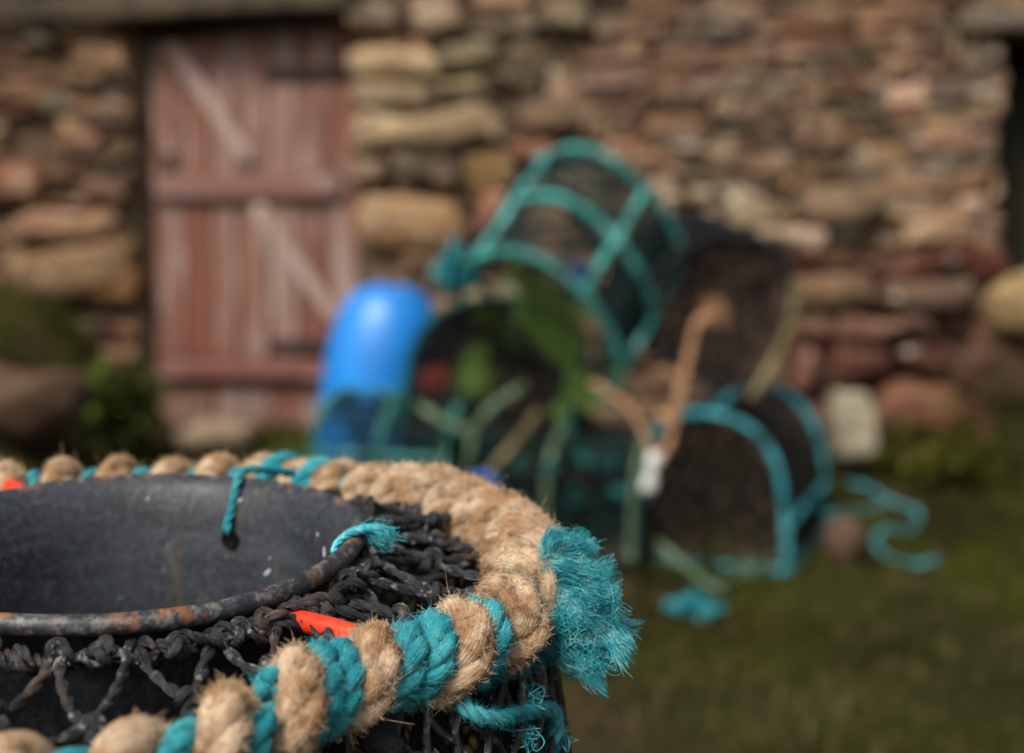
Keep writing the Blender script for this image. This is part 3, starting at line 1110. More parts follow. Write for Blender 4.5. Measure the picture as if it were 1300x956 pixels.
# E  low middle pot with pale green hoops
Xe = nrm([.94, -.34, .0])
pe = at(586, 640, 3.82); pe[2] = float(gz(pe[0], pe[1])) + .01
Ye = nrm(np.cross(UPZ, Xe))
E_pot, _, _ = creel('dark pot with pale green hoops at the bottom middle of the pile', pe + Ye * .19, Xe, UPZ, .38, .33, .47,
      M_oldteal, M_netdim, .033, .0022, (.25, .5, .8), .0105, [M_palegreen] * 3, seed=23, base_mat=M_netblack, rail_mat=M_netblack)
gs = np.random.default_rng(3)
E_scr = []
for px, py, sc in ((775, 588, .022), (742, 578, .02), (700, 596, .018), (785, 628, .022), (728, 632, .02), (660, 588, .018)):
    mb = MB()
    c0 = at(px, py, 3.68)
    for k in range(5):
        mb.tubes(spline(c0 + gs.normal(size=(5, 3)) * sc * .6, 7)[None], .0045, 6)
    E_scr.append(mb)
for mb in E_scr:
    mb.build('net_scrap', M_netteal, E_pot)
# F  left pot under the drum and the dark pot
Xf = nrm([.93, -.36, .0])
pf = at(396, 640, 4.0); pf[2] = float(gz(pf[0], pf[1])) + .01
Yf = nrm(np.cross(UPZ, Xf))
creel('pot with worn teal frame at the bottom left, beside the blue drum', pf + Yf * .19, Xf, UPZ, .38, .36, .40,
      M_patchgreen, M_netdim, .022, .0022, (.22, .5, .8), .0105, seed=31)
# B  dark pot in the second layer, left
Xb = nrm([.20, .97, .06])
pb0, pb1 = at(520, 545, 3.93), at(712, 560, 3.86)
Xb = nrm(np.cross(pb1 - pb0, UPZ)); Xb = Xb if Xb[1] > 0 else -Xb
Zb = nrm(np.cross(Xb, -(pb1 - pb0)) * 1.0); Zb = Zb if Zb[2] > 0 else -Zb
creel('black netted pot holding a red float, green weed above, under the tilted pot', (pb0 + pb1) / 2, Xb, Zb, float(np.linalg.norm(pb1 - pb0)) + .04, .37, .46,
      M_netteal, M_netblack, .018, .0021, (.2, .5, .8), .011, [M_netteal, M_netteal, M_netteal], seed=41, base_mat=M_black, rail_mat=M_black, weed_patch=(.30, .82, .40))
# C  black pot, second layer right
Zc = nrm(np.array([.50, -.06, .86]))
rfoot = at(945, 512, 3.92)
Xc = np.array([-.16, .97, .10])
Xc = nrm(Xc - (Xc @ Zc) * Zc)
Yc = np.cross(Zc, Xc)
lf = -1 if Yc[0] > 0 else 1
C_pot, WC, AC = creel('rounded black pot rolled on its side, with a straw coloured rope up its right edge', rfoot + Yc * .20 * lf, Xc, Zc, .40, .40, .45,
      M_black, M_netblack, .017, .0024, (.2, .5, .8), .012, [M_black, M_black, M_black], seed=53, end_mat=M_netbrown, em=2.2)
uu = np.linspace(0, .36, 24) if lf > 0 else np.linspace(1, .64, 24)
a_ = AC(uu) * 1.03
mb = MB()
wrapped(mb, WC(np.stack([np.full(24, -.012), a_[:, 0], a_[:, 1]], -1)), .0145)
mb.build('edge_rope', M_yellowrope, C_pot)
# A  tilted pot on top
f1, f2 = at(590, 332, 3.66), at(728, 515, 3.86)
base_dir = nrm(f2 - f1)
Xt = nrm(np.array([.27, .40, .245]))
Xt = nrm(Xt - (Xt @ base_dir) * base_dir)
Zt = np.cross(Xt, base_dir); Zt = Zt if Zt[0] > 0 else -Zt
A_pot, WA, AA = creel('tilted pot with turquoise frame and green weed, on top of the pile', (f1 + f2) / 2, Xt, Zt, float(np.linalg.norm(f2 - f1)), .27, .46,
      M_oldteal, M_netdim, .024, .0022, (.26, .57, .95), .0122, weed_patch=(.5, .42, .46), inner=False, seed=67, slats=False, base_mat=M_black)

# ------------------------------------------------------------------ blue drum
db = at(468, 600, 4.40)
db[2] = float(gz(db[0], db[1]))
tiltv = nrm([.13, -.05, 1.0])
Xr = nrm(np.cross([0, 1, 0], tiltv))
Rd = np.stack([Xr, np.cross(tiltv, Xr), tiltv], 1)
drum = empty('plastic_drum', db, Rd)
tag(drum, 'shiny bright blue plastic drum standing behind the pots, left of the pile', 'drum')
def lathe(mb, prof, seg=48):
    a = np.linspace(0, 2 * PI, seg, endpoint=False)
    pr = np.asarray(prof, float)
    V = np.stack([pr[:, 0:1] * np.cos(a), pr[:, 0:1] * np.sin(a), np.repeat(pr[:, 1:2], seg, 1)], -1)
    K = len(pr)
    k, s = np.meshgrid(np.arange(K - 1), np.arange(seg), indexing='ij')
    f = np.stack([k * seg + s, k * seg + (s + 1) % seg, (k + 1) * seg + (s + 1) % seg, (k + 1) * seg + s], -1).reshape(-1, 4)
    return V.reshape(-1, 3), f
H = .64
prof = spline([(0.001, 0, 0), (.15, 0, 0), (.164, .015, 0), (.176, .06, 0), (.182, .2, 0), (.182, .245, 0), (.187, .255, 0), (.187, .27, 0), (.182, .28, 0), (.181, .36, 0), (.178, H - .22, 0),
               (.169, H - .15, 0), (.150, H - .085, 0), (.122, H - .035, 0), (.095, H - .010, 0), (.07, H - .003, 0), (.065, H - .008, 0), (.001, H - .010, 0)], 5)[:, :2]
v, f = lathe(None, prof)
mb = MB(); mb.add(v @ Rd.T + db, f); mb.build('body', M_drum, drum)
for sx in (-.035, .035):
    v, f = lathe(None, [(.001, .02), (.022, .02), (.026, .016), (.026, -.002)], 20)
    mb = MB(); mb.add((v + [sx, 0, H - .012]) @ Rd.T + db, f); mb.build('bung', M_drum, drum)

# ------------------------------------------------------------------ loose ropes and small things on the pile
def loose(name, pts, R, mat, label, cat='rope', strands=3, wob=.002):
    p = spline(pts, 14)
    mb = MB()
    laid_rope(mb, p, R, sides=6, strands=strands, wob=wob)
    return mb, p
def put(mb, name, mat, label, cat, org, group=None):
    o = mb.build(name, mat)
    o.data.transform(Matrix.Translation(-Vector(org)))
    o.location = org
    return tag(o, label, cat, group)
def knot(mb, p, r, s, seed=0):
    a = np.linspace(0, 2 * PI, 34, endpoint=False)
    k = np.stack([np.sin(a) + 2 * np.sin(2 * a), np.cos(a) - 2 * np.cos(2 * a), -np.sin(3 * a)], -1) / 3 * s
    g = np.random.default_rng(seed)
    Q, _ = np.linalg.qr(g.normal(size=(3, 3)))
    mb.tubes((k @ Q.T + p)[None], r, 7, close=True)

mb, p = loose('rope', [at(752, 486, 3.62), at(778, 500, 3.56), at(802, 522, 3.52), at(820, 555, 3.50), at(829, 588, 3.49)], .0085, None, '')
put(mb, 'rope', M_brownrope, 'light brown rope end running down to the white toggle', 'rope', p[0])
mb, p = loose('rope', [at(914, 404, 3.58), at(904, 394, 3.60), at(886, 414, 3.60), at(876, 445, 3.60), at(868, 480, 3.58), at(862, 515, 3.55), at(850, 560, 3.52), at(832, 592, 3.5)], .0105, None, '', wob=.006)
fibres(mb, np.array([p[:14]] * 2), .006, 500, .035, .0006, .6, None, .5)
knot(mb, at(850, 530, 3.53), .010, .022, 3)
knot(mb, at(898, 404, 3.60), .010, .016, 5)
put(mb, 'rope', M_brownrope, 'thick brown rope with frayed top standing up against the black pot', 'rope', p[0])
for nm, px, py, d, hh in (('rope_toggle', 827, 600, 3.47, .052),):
    c0 = at(px, py, d)
    mb = MB()
    ax = nrm([.22, 0, 1])
    s_ = np.array([-1, -.85, -.5, -.2, 0, .2, .5, .85, 1])
    mb.tubes((c0 + ax * (s_ * hh)[:, None])[None], np.array([[.008, .018, .020, .014, .0125, .014, .020, .018, .008]]), 14)
    put(mb, nm, M_white, 'white plastic toggle at the end of the brown rope', 'toggle', c0)
# thin teal line lying to the right of the front pot
gp = lambda px, py, up=.01: (lambda q: q + np.array([0, 0, up]))(gpt(px, py))
mb, p = loose('rope', [at(1046, 655, 3.72), at(1085, 648, 3.72), at(1122, 640, 3.74), at(1110, 622, 3.78), at(1075, 612, 3.82), at(1100, 618, 3.8), at(1140, 640, 3.74), at(1166, 650, 3.7), at(1160, 672, 3.66),
                        at(1125, 672, 3.64), at(1112, 688, 3.62), at(1130, 708, 3.6), at(1165, 716, 3.6), at(1192, 708, 3.58)], .0056, None, '')
put(mb, 'rope', M_tealpot, 'loose teal rope trailing in loops over the grass at right', 'rope', p[0])
mb, p = loose('rope', [at(835, 688, 3.52), at(862, 712, 3.48), at(890, 735, 3.42), at(915, 752, 3.38), gp(905, 775), gp(893, 796)], .010, None, '')
put(mb, 'rope', M_palegreen, 'pale green rope hanging from the front pot onto the grass', 'rope', p[0])
mb, p = loose('rope', [gp(915, 755, .02), gp(935, 742, .02), gp(955, 735, .02), gp(968, 722, .03)], .008, None, '')
put(mb, 'rope', M_palegreen, 'short pale green rope end in front of the teal pot', 'rope', p[0])

def tangle(name, c0, rad, n_, r, mat, label, cat, squash=.7, seed=0, strands=None):
    g = np.random.default_rng(seed)
    mb = MB()
    for k in range(n_):
        pts = c0 + g.normal(size=(6, 3)) * rad * np.array([.55, .55, .55 * squash])
        mb.tubes(spline(pts, 9)[None], r, 6)
    if strands:
        d = g.normal(size=(strands, 3)); d /= np.linalg.norm(d, axis=1, keepdims=True)
        d[:, 2] *= squash
        P = c0 + d[:, None] * rad * np.linspace(.3, 1.1, 4)[None, :, None] + g.normal(size=(strands, 4, 3)) * rad * .07
        mb.tubes(P, r * .22, 3, cap=False)
    return put(mb, name, mat, label, cat, c0)
tangle('rope_scrap', gp(880, 786, .03), .042, 9, .007, M_teal, 'small bright teal scrap of rope lying on the grass', 'rope scrap', .6, 3, 500)
tangle('rope_bundle', at(585, 342, 3.74), .055, 16, .008, M_teal, 'teal bundle of rope on the top left corner of the tilted pot', 'rope bundle', .9, 5, 1600)
tangle('rope_scrap', at(742, 352, 3.72), .036, 8, .006, M_blue, 'bright blue twine tied to the rail of the tilted pot', 'twine', 1.2, 7, 100)
tangle('rope_scrap', at(612, 612, 3.55), .034, 8, .006, M_blue, 'dark blue twine at the foot of the brown stick', 'twine', .6, 9, 100)
mb, p = loose('stick', [at(618, 606, 3.56), at(640, 578, 3.58), at(662, 552, 3.6), at(684, 524, 3.62)], .0105, None, '', strands=2)
put(mb, 'rope', M_yellowrope, 'pale brown rope stretched over the middle pot by the blue twine', 'rope', p[0])
mb, p = loose('rope', [at(530, 514, 3.84), at(560, 532, 3.78), at(590, 546, 3.72), at(604, 540, 3.70), at(622, 520, 3.70), at(648, 500, 3.72), at(668, 490, 3.74)], .0125, None, '')
put(mb, 'rope', M_palegreen, 'pale green rope sagging in front of the black pot', 'rope', p[0])
# red float in the black pot
c0 = at(553, 487, 4.08)
v, f = lathe(None, spline([(.001, -.05, 0), (.03, -.045, 0), (.046, -.02, 0), (.05, 0, 0), (.046, .02, 0), (.03, .045, 0), (.008, .05, 0), (.006, .04, 0)], 5)[:, :2], 24)
mb = MB(); mb.add(v + c0, f)
put(mb, 'net_float', M_redfloat, 'faded red float inside the black netted pot', 'float', c0)
# pale block at the foot of the wall
rock('stone', 1080, 538, 4.55, (.125, .10, .20), (.52, .46, .34), 'pale cream upright stone at the wall foot behind the teal pot', 31, .2, cat='stone', soft=-.6)

# ------------------------------------------------------------------ the near pot
C0 = np.array([-.19226, .69371, .42879])
PU = nrm([.99996, 0, .00858])
PV = nrm([-.00105, .99254, .12187])
PN = np.cross(PU, PV)
RP = np.stack([PU, PV, PN], 1)
RR_ = .115
pot = empty('lobster_pot', C0 - PN * .33, RP)
tag(pot, 'close lobster pot with black plastic neck and tan and teal rope round its rim', 'lobster pot')
LP = lambda p: np.asarray(p, float) @ RP.T + C0
LP_R = RP
D2_ = math.radians

# neck ring: funnel with rolled lip
prof = []
for a in np.linspace(-200, 95, 22):                            # rolled lip, tube radius 3.6 mm
    prof.append((RR_ + .0036 * math.cos(math.radians(a)), .0036 * math.sin(math.radians(a)), 1.0))
for u in np.linspace(0, 1, 26)[1:]:
    prof.append((RR_ - .0015 - .0105 * (1 - math.exp(-u * 9)) - .020 * u, .0034 - .010 * u - .135 * u ** 1.15, max(0, .55 - 6 * u)))
prof += [(RR_ - .0335, -.1416, 0), (RR_ - .0355, -.138, 0)]
pr = np.array(prof)
# outside of the funnel
outer = [(RR_ + .0036 * math.cos(math.radians(-200)), .0036 * math.sin(math.radians(-200)), .6)]
a = np.linspace(0, 2 * PI, 180, endpoint=False)
V = np.stack([pr[:, 0:1] * np.cos(a), pr[:, 0:1] * np.sin(a), np.repeat(pr[:, 1:2], 180, 1)], -1)
wobb = 1 + .006 * np.sin(2 * a + .6) + .003 * np.sin(5 * a)
V[..., :2] *= wobb[None, :, None]
V[..., 2] += .0012 * np.sin(3 * a + 1)[None]
K = len(pr)
k, s = np.meshgrid(np.arange(K - 1), np.arange(180), indexing='ij')
f = np.stack([k * 180 + s, k * 180 + (s + 1) % 180, (k + 1) * 180 + (s + 1) % 180, (k + 1) * 180 + s], -1).reshape(-1, 4)
# drilled hole under the teal tie
tie_a = math.radians(69)
hole_c = np.array([math.cos(tie_a), math.sin(tie_a)])
vc = V[:-1].reshape(-1, 3)
mb = MB(); mb.add(LP(V.reshape(-1, 3)), f, None, np.repeat(pr[:, 2], 180)[:, None] * np.ones(3))
ring = mb.build('neck_ring', M_ring, pot)
so_ = ring.modifiers.new('thickness', 'SOLIDIFY')
so_.thickness = .0024
so_.offset = 0

def hole_disc(u_a, dz, r, mat, name):
    """drill hole in the neck: a short dark sleeve set into the wall"""
    rr = np.interp(-dz, -pr[22:46, 1], pr[22:46, 0]) - .0014
    c_ = np.array([math.cos(u_a) * rr, math.sin(u_a) * rr, dz])
    nn = -np.array([math.cos(u_a), math.sin(u_a), -.15])
    nn = nrm(nn)
    t1 = nrm(np.cross(nn, [0, 0, 1])); t2 = np.cross(nn, t1)
    th = np.linspace(0, 2 * PI, 20, endpoint=False)
    V_, n_ = [], 20
    for rad, dp in ((r * 1.12, .0010), (r * 1.05, .0021), (r, .0022), (r * .97, .0016), (0.0002, .0015)):
        V_.append(c_ + rad * (np.cos(th)[:, None] * t1 + np.sin(th)[:, None] * t2) + nn * dp)
    V_ = np.concatenate(V_)
    k_, s_ = np.meshgrid(np.arange(4), np.arange(20), indexing='ij')
    f_ = np.stack([k_ * 20 + s_, k_ * 20 + (s_ + 1) % 20, (k_ + 1) * 20 + (s_ + 1) % 20, (k_ + 1) * 20 + s_], -1).reshape(-1, 4)
    mb_ = MB(); mb_.add(LP(V_), f_)
    return mb_.build(name, mat, ring), c_
M_hole = plain('hole_shadowed_plastic', (.004, .004, .004), (.006, .005, .004), .9, 100, .1, 0)
_, hc = hole_disc(tie_a, -.0275, .0048, M_hole, 'drill_hole')

# pale salt and barnacle flecks stuck to the inside of the neck
FK = MB()
gf = np.random.default_rng(12)
M_fleck = plain('pale_barnacle_flecks', (.50, .51, .52), (.36, .37, .39), .8, 300, .3, .2)
for i in range(64):
    an, dz = gf.uniform(0, 2 * PI), -gf.uniform(.006, .085)
    if i in (0, 1):
        an, dz = D2_(52.5 + i * .5), (-.034, -.042)[i]
    rr = np.interp(-dz, -pr[22:46, 1], pr[22:46, 0]) - .0014
    c_ = np.array([math.cos(an) * rr, math.sin(an) * rr, dz])
    nn = nrm([-math.cos(an), -math.sin(an), .15])
    t1 = nrm(np.cross(nn, [0, 0, 1])); t2 = np.cross(nn, t1)
    aa_ = gf.uniform(.5, 2.6)
    e1, e2 = t1 * math.cos(aa_) + t2 * math.sin(aa_), -t1 * math.sin(aa_) + t2 * math.cos(aa_)
    big = gf.random() ** 2.5
    FK.box((.0016 + .0040 * big + .001 * gf.random(), .0008 + .0013 * big, .0007), (LP_R @ np.stack([e1, e2, nn], 1), LP(c_)), None, .45, 4, .0004, i)
o = FK.build('flecks', M_fleck, pot); o['kind'] = 'stuff'

# hoop: centre line
HR, HZ = .187, -.0215
def hoop(theta):
    theta = np.asarray(theta, float)
    dg = (np.degrees(theta) + 180) % 360 - 180
    r = 0
    for o_ in (-8, -4, 0, 4, 8):                               # slightly bent by use, fuller on the right
        r = r + np.interp((dg + o_ + 180) % 360 - 180, [-180, -90, -72, -60, -52, -43, -34, -25, -15, 0, 20, 45, 90, 180], [.200, .228, .214, .190, .170, .163, .171, .186, .198, .203, .200, .190, .187, .190]) / 5
    return np.stack([r * np.cos(theta), r * np.sin(theta), HZ + .0035 * np.sin(3 * theta + .4) + 0 * r], -1)
th = np.linspace(0, 2 * PI, 220, endpoint=False)
mb = MB(); mb.tubes(LP(hoop(th))[None], .0045, 10, close=True); mb.build('rim_hoop', M_iron, pot)

def helix(t0, t1, pitch_fn, rad_fn, phase, step=.02):
    """path wound round the hoop; over the top from inside to outside while going clockwise"""
    th_ = np.arange(t0, t1, step * .12)
    d = HR * (th_[1] - th_[0])
    ph = phase + np.cumsum(2 * PI * d / pitch_fn(th_))
    o = np.stack([np.cos(th_), np.sin(th_), 0 * th_], -1)
    r_ = rad_fn(th_, ph)
    p = hoop(th_) + r_[:, None] * (np.cos(ph)[:, None] * o + np.sin(ph)[:, None] * np.array([0, 0, 1.0]))
    return p

D2 = math.radians
def pitch_tan(t):
    d = np.degrees(t)
    return np.interp(d, [-180, -75, -60, -50, -40, -30, -18, -8, 20, 60, 80, 100, 180], [.034, .034, .036, .047, .050, .046, .030, .0262, .0245, .025, .027, .032, .034]) * (1 + .10 * np.sin(t * 23) * (np.abs(d) > 60))
def rad_tan(t, ph):
    return np.interp(np.degrees(t), [-70, -35, -15, 25, 70], [.0120, .0128, .0142, .0142, .0122]) + .0012 * np.sin(3.1 * t + ph * .13) + .0008 * np.sin(ph * .37)
TAN = MB()
hp = LP(helix(D2(-180), D2(180), pitch_tan, rad_tan, .4))
R_TAN = .0095
S = laid_rope(TAN, hp, R_TAN, lay=.056, sides=12, step=.0026, wob=.0009, flat=.42)
TAN.build('rim_rope', M_tan, pot)['label'] = 'tan fuzzy rope wound round the rim'
ctr = C0
def near_mask(q):
    l = (q - C0) @ RP
    a_ = np.degrees(np.arctan2(l[:, 1], l[:, 0]))
    return (a_ > -75) & (a_ < 150)
FZ = MB()
fibres(FZ, S, R_TAN * .62, 90000, .0034, .00013, .5, near_mask, .48)
fibres(FZ, S, R_TAN * .62, 80000, .0024, .00014, .6, near_mask, .75)
fibres(FZ, S, R_TAN * .62, 5000, .0075, .00011, .8, near_mask, .6)
o = FZ.build('rope_fuzz', M_tanfib, pot); o['kind'] = 'stuff'

# teal rope: core along the hoop and turns between the tan turns
TL = MB()
tc = np.linspace(D2(-180), D2(180), 500)
S1_ = laid_rope(TL, LP(hoop(tc) + np.stack([0 * tc, 0 * tc, .0015 * np.sin(tc * 9)], -1)), .0078, lay=.042, sides=9, step=.0024)
def teal_turns(a0, a1, extra, ph_off):
    full = helix(D2(-180), D2(180), pitch_tan, lambda t, ph: rad_tan(t, ph) - .0012 + extra, .4 + ph_off)
    th_ = np.arange(D2(-180), D2(180), .02 * .12)
    m_ = (th_ >= D2(a0)) & (th_ <= D2(a1))
    return LP(full[m_])
S2_ = laid_rope(TL, teal_turns(-57, -22, .0006, PI * .72), .0068, lay=.030, sides=9, step=.0022, wob=.0016)
S6_ = laid_rope(TL, teal_turns(-57, -16, -.0006, PI * 1.28), .0078, lay=.036, sides=9, step=.0022, wob=.0016)
S7_ = laid_rope(TL, teal_turns(-110, -60, -.0010, PI), .0062, lay=.034, sides=9, step=.0022, wob=.001)
S3_ = laid_rope(TL, teal_turns(-12, 24, -.0030, PI * 1.02), .0050, lay=.030, sides=8, step=.0022, wob=.0006)
S4_ = laid_rope(TL, teal_turns(58, 170, -.0020, PI), .0052, lay=.030, sides=8, step=.0022, wob=.0006)
S5_ = laid_rope(TL, teal_turns(63, 78, .0048, PI * .95), .0075, lay=.040, sides=9, step=.0022, wob=.001)
TL.build('rim_rope', M_teal, pot)['label'] = 'teal rope laid under and between the tan turns'
FZ = MB()
for S_, r_, n_ in ((S2_, .0068, 9000), (S6_, .0078, 9000), (S7_, .0062, 3000), (S3_, .005, 3000), (S5_, .0075, 2500), (S1_, .0078, 9000)):
    fibres(FZ, S_, r_ * .54, n_, .0040, .00009, .6, near_mask, .45)
o = FZ.build('teal_fuzz', M_tealfib, pot); o['kind'] = 'stuff'

# frayed teal rope end hanging outside the rim
def tuft():
    mb_ = MB()
    root = LP(hoop(np.array([D2(-6)])))[0] + RP @ np.array([.006, .0, -.004])
    cols = []
    gl = np.random.default_rng(77)
    for k in range(27):
        # each lock: a curved bundle of filaments; three groups give the ragged outline
        if k < 8:
            dv, ln_ = np.array([.60, -.25, .60]) + gl.normal(size=3) * .16, gl.uniform(.026, .041)
        elif k < 20:
            dv, ln_ = np.array([.98, -.25, .16]) + gl.normal(size=3) * .20, gl.uniform(.032, .049)
        elif k < 30:
            dv, ln_ = np.array([.72, -.45, -.22]) + gl.normal(size=3) * .20, gl.uniform(.026, .040)
        else:
            dv, ln_ = np.array([.45, -.3, -.8]) + gl.normal(size=3) * .16, gl.uniform(.028, .040)
        dv = nrm(dv)
        n_ = int(gl.integers(180, 340))
        side1 = nrm(np.cross(dv, gl.normal(size=3)))
        side2 = np.cross(dv, side1)
        u = np.linspace(0, 1, 11)
        bend = gl.uniform(-.014, .014)
        st = root + gl.normal(size=3) * np.array([.003, .009, .008])
        ctr_ = st + dv * (u * ln_)[:, None] + side1 * (bend * u ** 2)[:, None] + side2 * (.003 * np.sin(u * 6 + k))[:, None]
        ctr_[:, 2] -= .006 * u ** 2
        ang = rng.random((n_, 1)) * 6.28
        rad = np.sqrt(rng.random((n_, 1))) * (.0024 + .0062 * u[None] ** 1.3)
        l_ = (.6 + .4 * rng.random((n_, 1)) ** .5)
        tw_ = ang + u[None] * gl.uniform(-2, 2)
        P = st + (ctr_ - st)[None] * l_[..., None] + rad[..., None] * (np.cos(tw_)[..., None] * side1 + np.sin(tw_)[..., None] * side2)
        amp = .0027 * rng.random((n_, 1)) + .0005
        fq, f0 = rng.uniform(1.0, 3.4, (n_, 1)), rng.random((n_, 1)) * 6.28
        P = P + (amp * np.sin(f0 + fq * 6.28 * u[None]))[..., None] * side1 + (amp * np.cos(f0 * 1.3 + fq * 6.28 * u[None]))[..., None] * side2
        P = P + vnoise3(P * 160, k % 7) * .0022 * u[None, :, None]
        mb_.tubes(P, .00016, 3, cap=False, taper=np.linspace(1, .65, 11))
    # curled loops on the outside
    n_ = 1500
    c_ = root + np.array([.022, -.014, -.008]) + np.clip(rng.normal(size=(n_, 3)), -1.5, 1.5) * np.array([.008, .008, .011])
    a0 = rng.random((n_, 1)) * 6.28
    sw = rng.uniform(2, 5, (n_, 1))
    rad = rng.uniform(.002, .006, (n_, 1))
    ax1 = rng.normal(size=(n_, 3)); ax1 /= np.linalg.norm(ax1, axis=1, keepdims=True)
    ax2 = np.cross(ax1, rng.normal(size=(n_, 3))); ax2 /= np.linalg.norm(ax2, axis=1, keepdims=True)
    tt_ = a0 + sw * np.linspace(0, 1, 9)[None]
    P = c_[:, None] + rad[..., None] * (np.cos(tt_)[..., None] * ax1[:, None] + np.sin(tt_)[..., None] * ax2[:, None])
    mb_.tubes(P, .00014, 3, cap=False)
    return mb_, root
mb, root = tuft()
o = mb.build('frayed_end', M_tealfib, pot); o['label'] = 'frayed bright teal rope end'
mb = MB()
e0 = LP(hoop(np.array([D2(-24)])))[0]
p = spline([e0 + np.array([.004, -.002, -.016]), root + np.array([.008, -.012, -.016]), root + np.array([.022, -.010, -.012]), root + np.array([.030, -.006, -.006])], 10)
ST = laid_rope(mb, p, .0066, lay=.036, sides=9, step=.0022, wob=.0012)
fibres(mb, ST, .0036, 4000, .0035, .00011, .7, None, .5)
p = spline([e0 + np.array([-.006, -.006, -.020]), e0 + np.array([.010, -.012, -.030]), root + np.array([.006, -.012, -.050]), root + np.array([.002, -.010, -.080])], 10)
ST = laid_rope(mb, p, .0040, lay=.026, sides=8, step=.0022, wob=.0015)
fibres(mb, ST, .0022, 2500, .0030, .0001, .7, None, .5)
mb.build('tail_rope', M_tealpot, pot)

# ---- netting of the near pot
def twine(mb, P, r, twist=True, sides=7):
    """two ply twine along a path"""
    if twist:
        laid_rope(mb, P, r, lay=r * 9, strands=2, sides=sides, step=r * .9, wob=.0)
    else:
        mb.tubes(P, r, sides)
NM = 25
rows = 2
def top_surf(u, v):
    """u in turns, v 0 at the neck ring .. 1 at the hoop"""
    th_ = 2 * PI * u
    h = hoop(th_)
    ri = np.stack([(RR_ + .004) * np.cos(th_), (RR_ + .004) * np.sin(th_), -.0075 + 0 * th_], -1)
    ho = h + np.stack([-.006 * np.cos(th_), -.006 * np.sin(th_), .002 + 0 * th_], -1)
    p = ri * (1 - v)[..., None] + ho * v[..., None]
    p[..., 2] -= .0065 * np.sin(PI * v)
    return p
g = np.random.default_rng(5)
un = np.zeros((rows + 1, NM)); vn = np.zeros((rows + 1, NM))
for j in range(rows + 1):
    for i in range(NM):
        un[j, i] = (i + .5 * (j % 2) + g.normal() * .13) / NM
        vn[j, i] = j / rows + (g.normal() * .055 if 0 < j < rows else 0)
NT = MB()
KN = NT
for j in range(rows):
    for i in range(NM):
        for dk in (0, 1):
            k2 = i + (dk if j % 2 else -dk)
            ua, va = un[j, i], vn[j, i]
            ub, vb = un[j + 1, k2 % NM] + (k2 // NM), vn[j + 1, k2 % NM]
            t_ = np.linspace(0, 1, 7)
            u_ = ua + (ub - ua) * t_
            v_ = va + (vb - va) * t_
            P = top_surf(u_, v_)
            bow = g.normal(size=3) * .0018
            P = P + np.sin(PI * t_)[:, None] * bow
            P[:, 2] += g.normal() * .0010
            twine(NT, LP(P), .0022 + .0006 * g.random())
for j in range(1, rows):
    for i in range(NM):
        c_ = LP(top_surf(np.array([un[j, i]]), np.array([vn[j, i]])))[0]
        knot(KN, c_, .0022, .0058 + .0014 * g.random(), i * 7 + j)
        if g.random() < .5:                                    # cut tails of the knot
            d = nrm(g.normal(size=3) + np.array([0, 0, .5]))
            KN.tubes(spline([c_, c_ + d * .006, c_ + d * .010 + g.normal(size=3) * .003], 4)[None], .0013, 6)
NT.build('top_netting', M_salt, pot)
# lashing that ties the net to the neck, spiralling just under the lip
LS = MB()
a_ = np.linspace(0, 2 * PI, 900)
for ph, rr0, zz, ro in ((0, RR_ + .0075, -.0085, .0022), (1.9, RR_ + .0065, -.012, .0026), (3.7, RR_ + .0105, -.0115, .0019)):
    w1 = .0030 * np.sin(46 * a_ + ph) + .0012 * np.sin(11 * a_ + ph)
    w2 = .0030 * np.cos(46 * a_ + ph) + .0010 * np.sin(17 * a_)
    P = np.stack([(rr0 + w1) * np.cos(a_), (rr0 + w1) * np.sin(a_), zz + w2], -1)
    laid_rope(LS, LP(P), ro, lay=ro * 9, strands=2, sides=6, step=ro * 1.1)
for i in range(32):
    an = 2 * PI * (i + .3 * g.random()) / 32
    c_ = LP([(RR_ + .0085) * math.cos(an), (RR_ + .0085) * math.sin(an), -.009])
    knot(LS, c_, .0021, .0050 + .0018 * g.random(), i)
# stray strands lying across the mesh on the right hand side
for i in range(16):
    an = D2(g.uniform(-45, 60))
    dv_ = g.normal() * .10
    v0, v1 = g.uniform(0, .25), g.uniform(.6, 1.0)
    t_ = np.linspace(0, 1, 8)
    P = top_surf((an + dv_ * t_) / (2 * PI), v0 + (v1 - v0) * t_)
    P[:, 2] += .0035 + .002 * np.sin(PI * t_) * g.random() + g.normal() * .001
    P += np.sin(PI * t_)[:, None] * g.normal(size=3) * .004
    twine(LS, LP(P), .0018 + .0010 * g.random())
    if g.random() < .7:
        knot(LS, LP(P)[int(g.integers(2, 6))], .0019, .0052, 100 + i)
LS.build('lashing', M_salt, pot)

# ---- side netting, body frame and base of the near pot
BR, BZ = .225, -.315
def body(u, v):
    th_ = 2 * PI * u
    h = hoop(th_)
    r = np.hypot(h[..., 0], h[..., 1]) + .004
    r2 = r + (BR - r) * (1 - (1 - np.clip(v, 0, 1)) ** 2.0) + .006 * np.sin(PI * v)
    return np.stack([r2 * np.cos(th_), r2 * np.sin(th_), h[..., 2] * (1 - v) + BZ * v - .006], -1)
mb = MB()
net(mb, lambda u, v: LP(body(u, v)), 60, 17, .0017, .14, .1, 77)
mb.build('side_netting', M_salt, pot)
mb = MB()
net(mb, lambda u, v: LP(body(u, v) * np.array([.955, .955, 1.0]) - np.array([0, 0, .012])), 84, 26, .0021, .2, .2, 78)
mb.build('inner_netting', M_netblack, pot)  # second net layer, added so the inside of the pot looks black
mb = MB()
wrapped(mb, LP(np.stack([BR * np.cos(th), BR * np.sin(th), BZ + 0 * th], -1))[list(range(220)) + [0]], .012)
mb.build('base_hoop', M_black, pot)
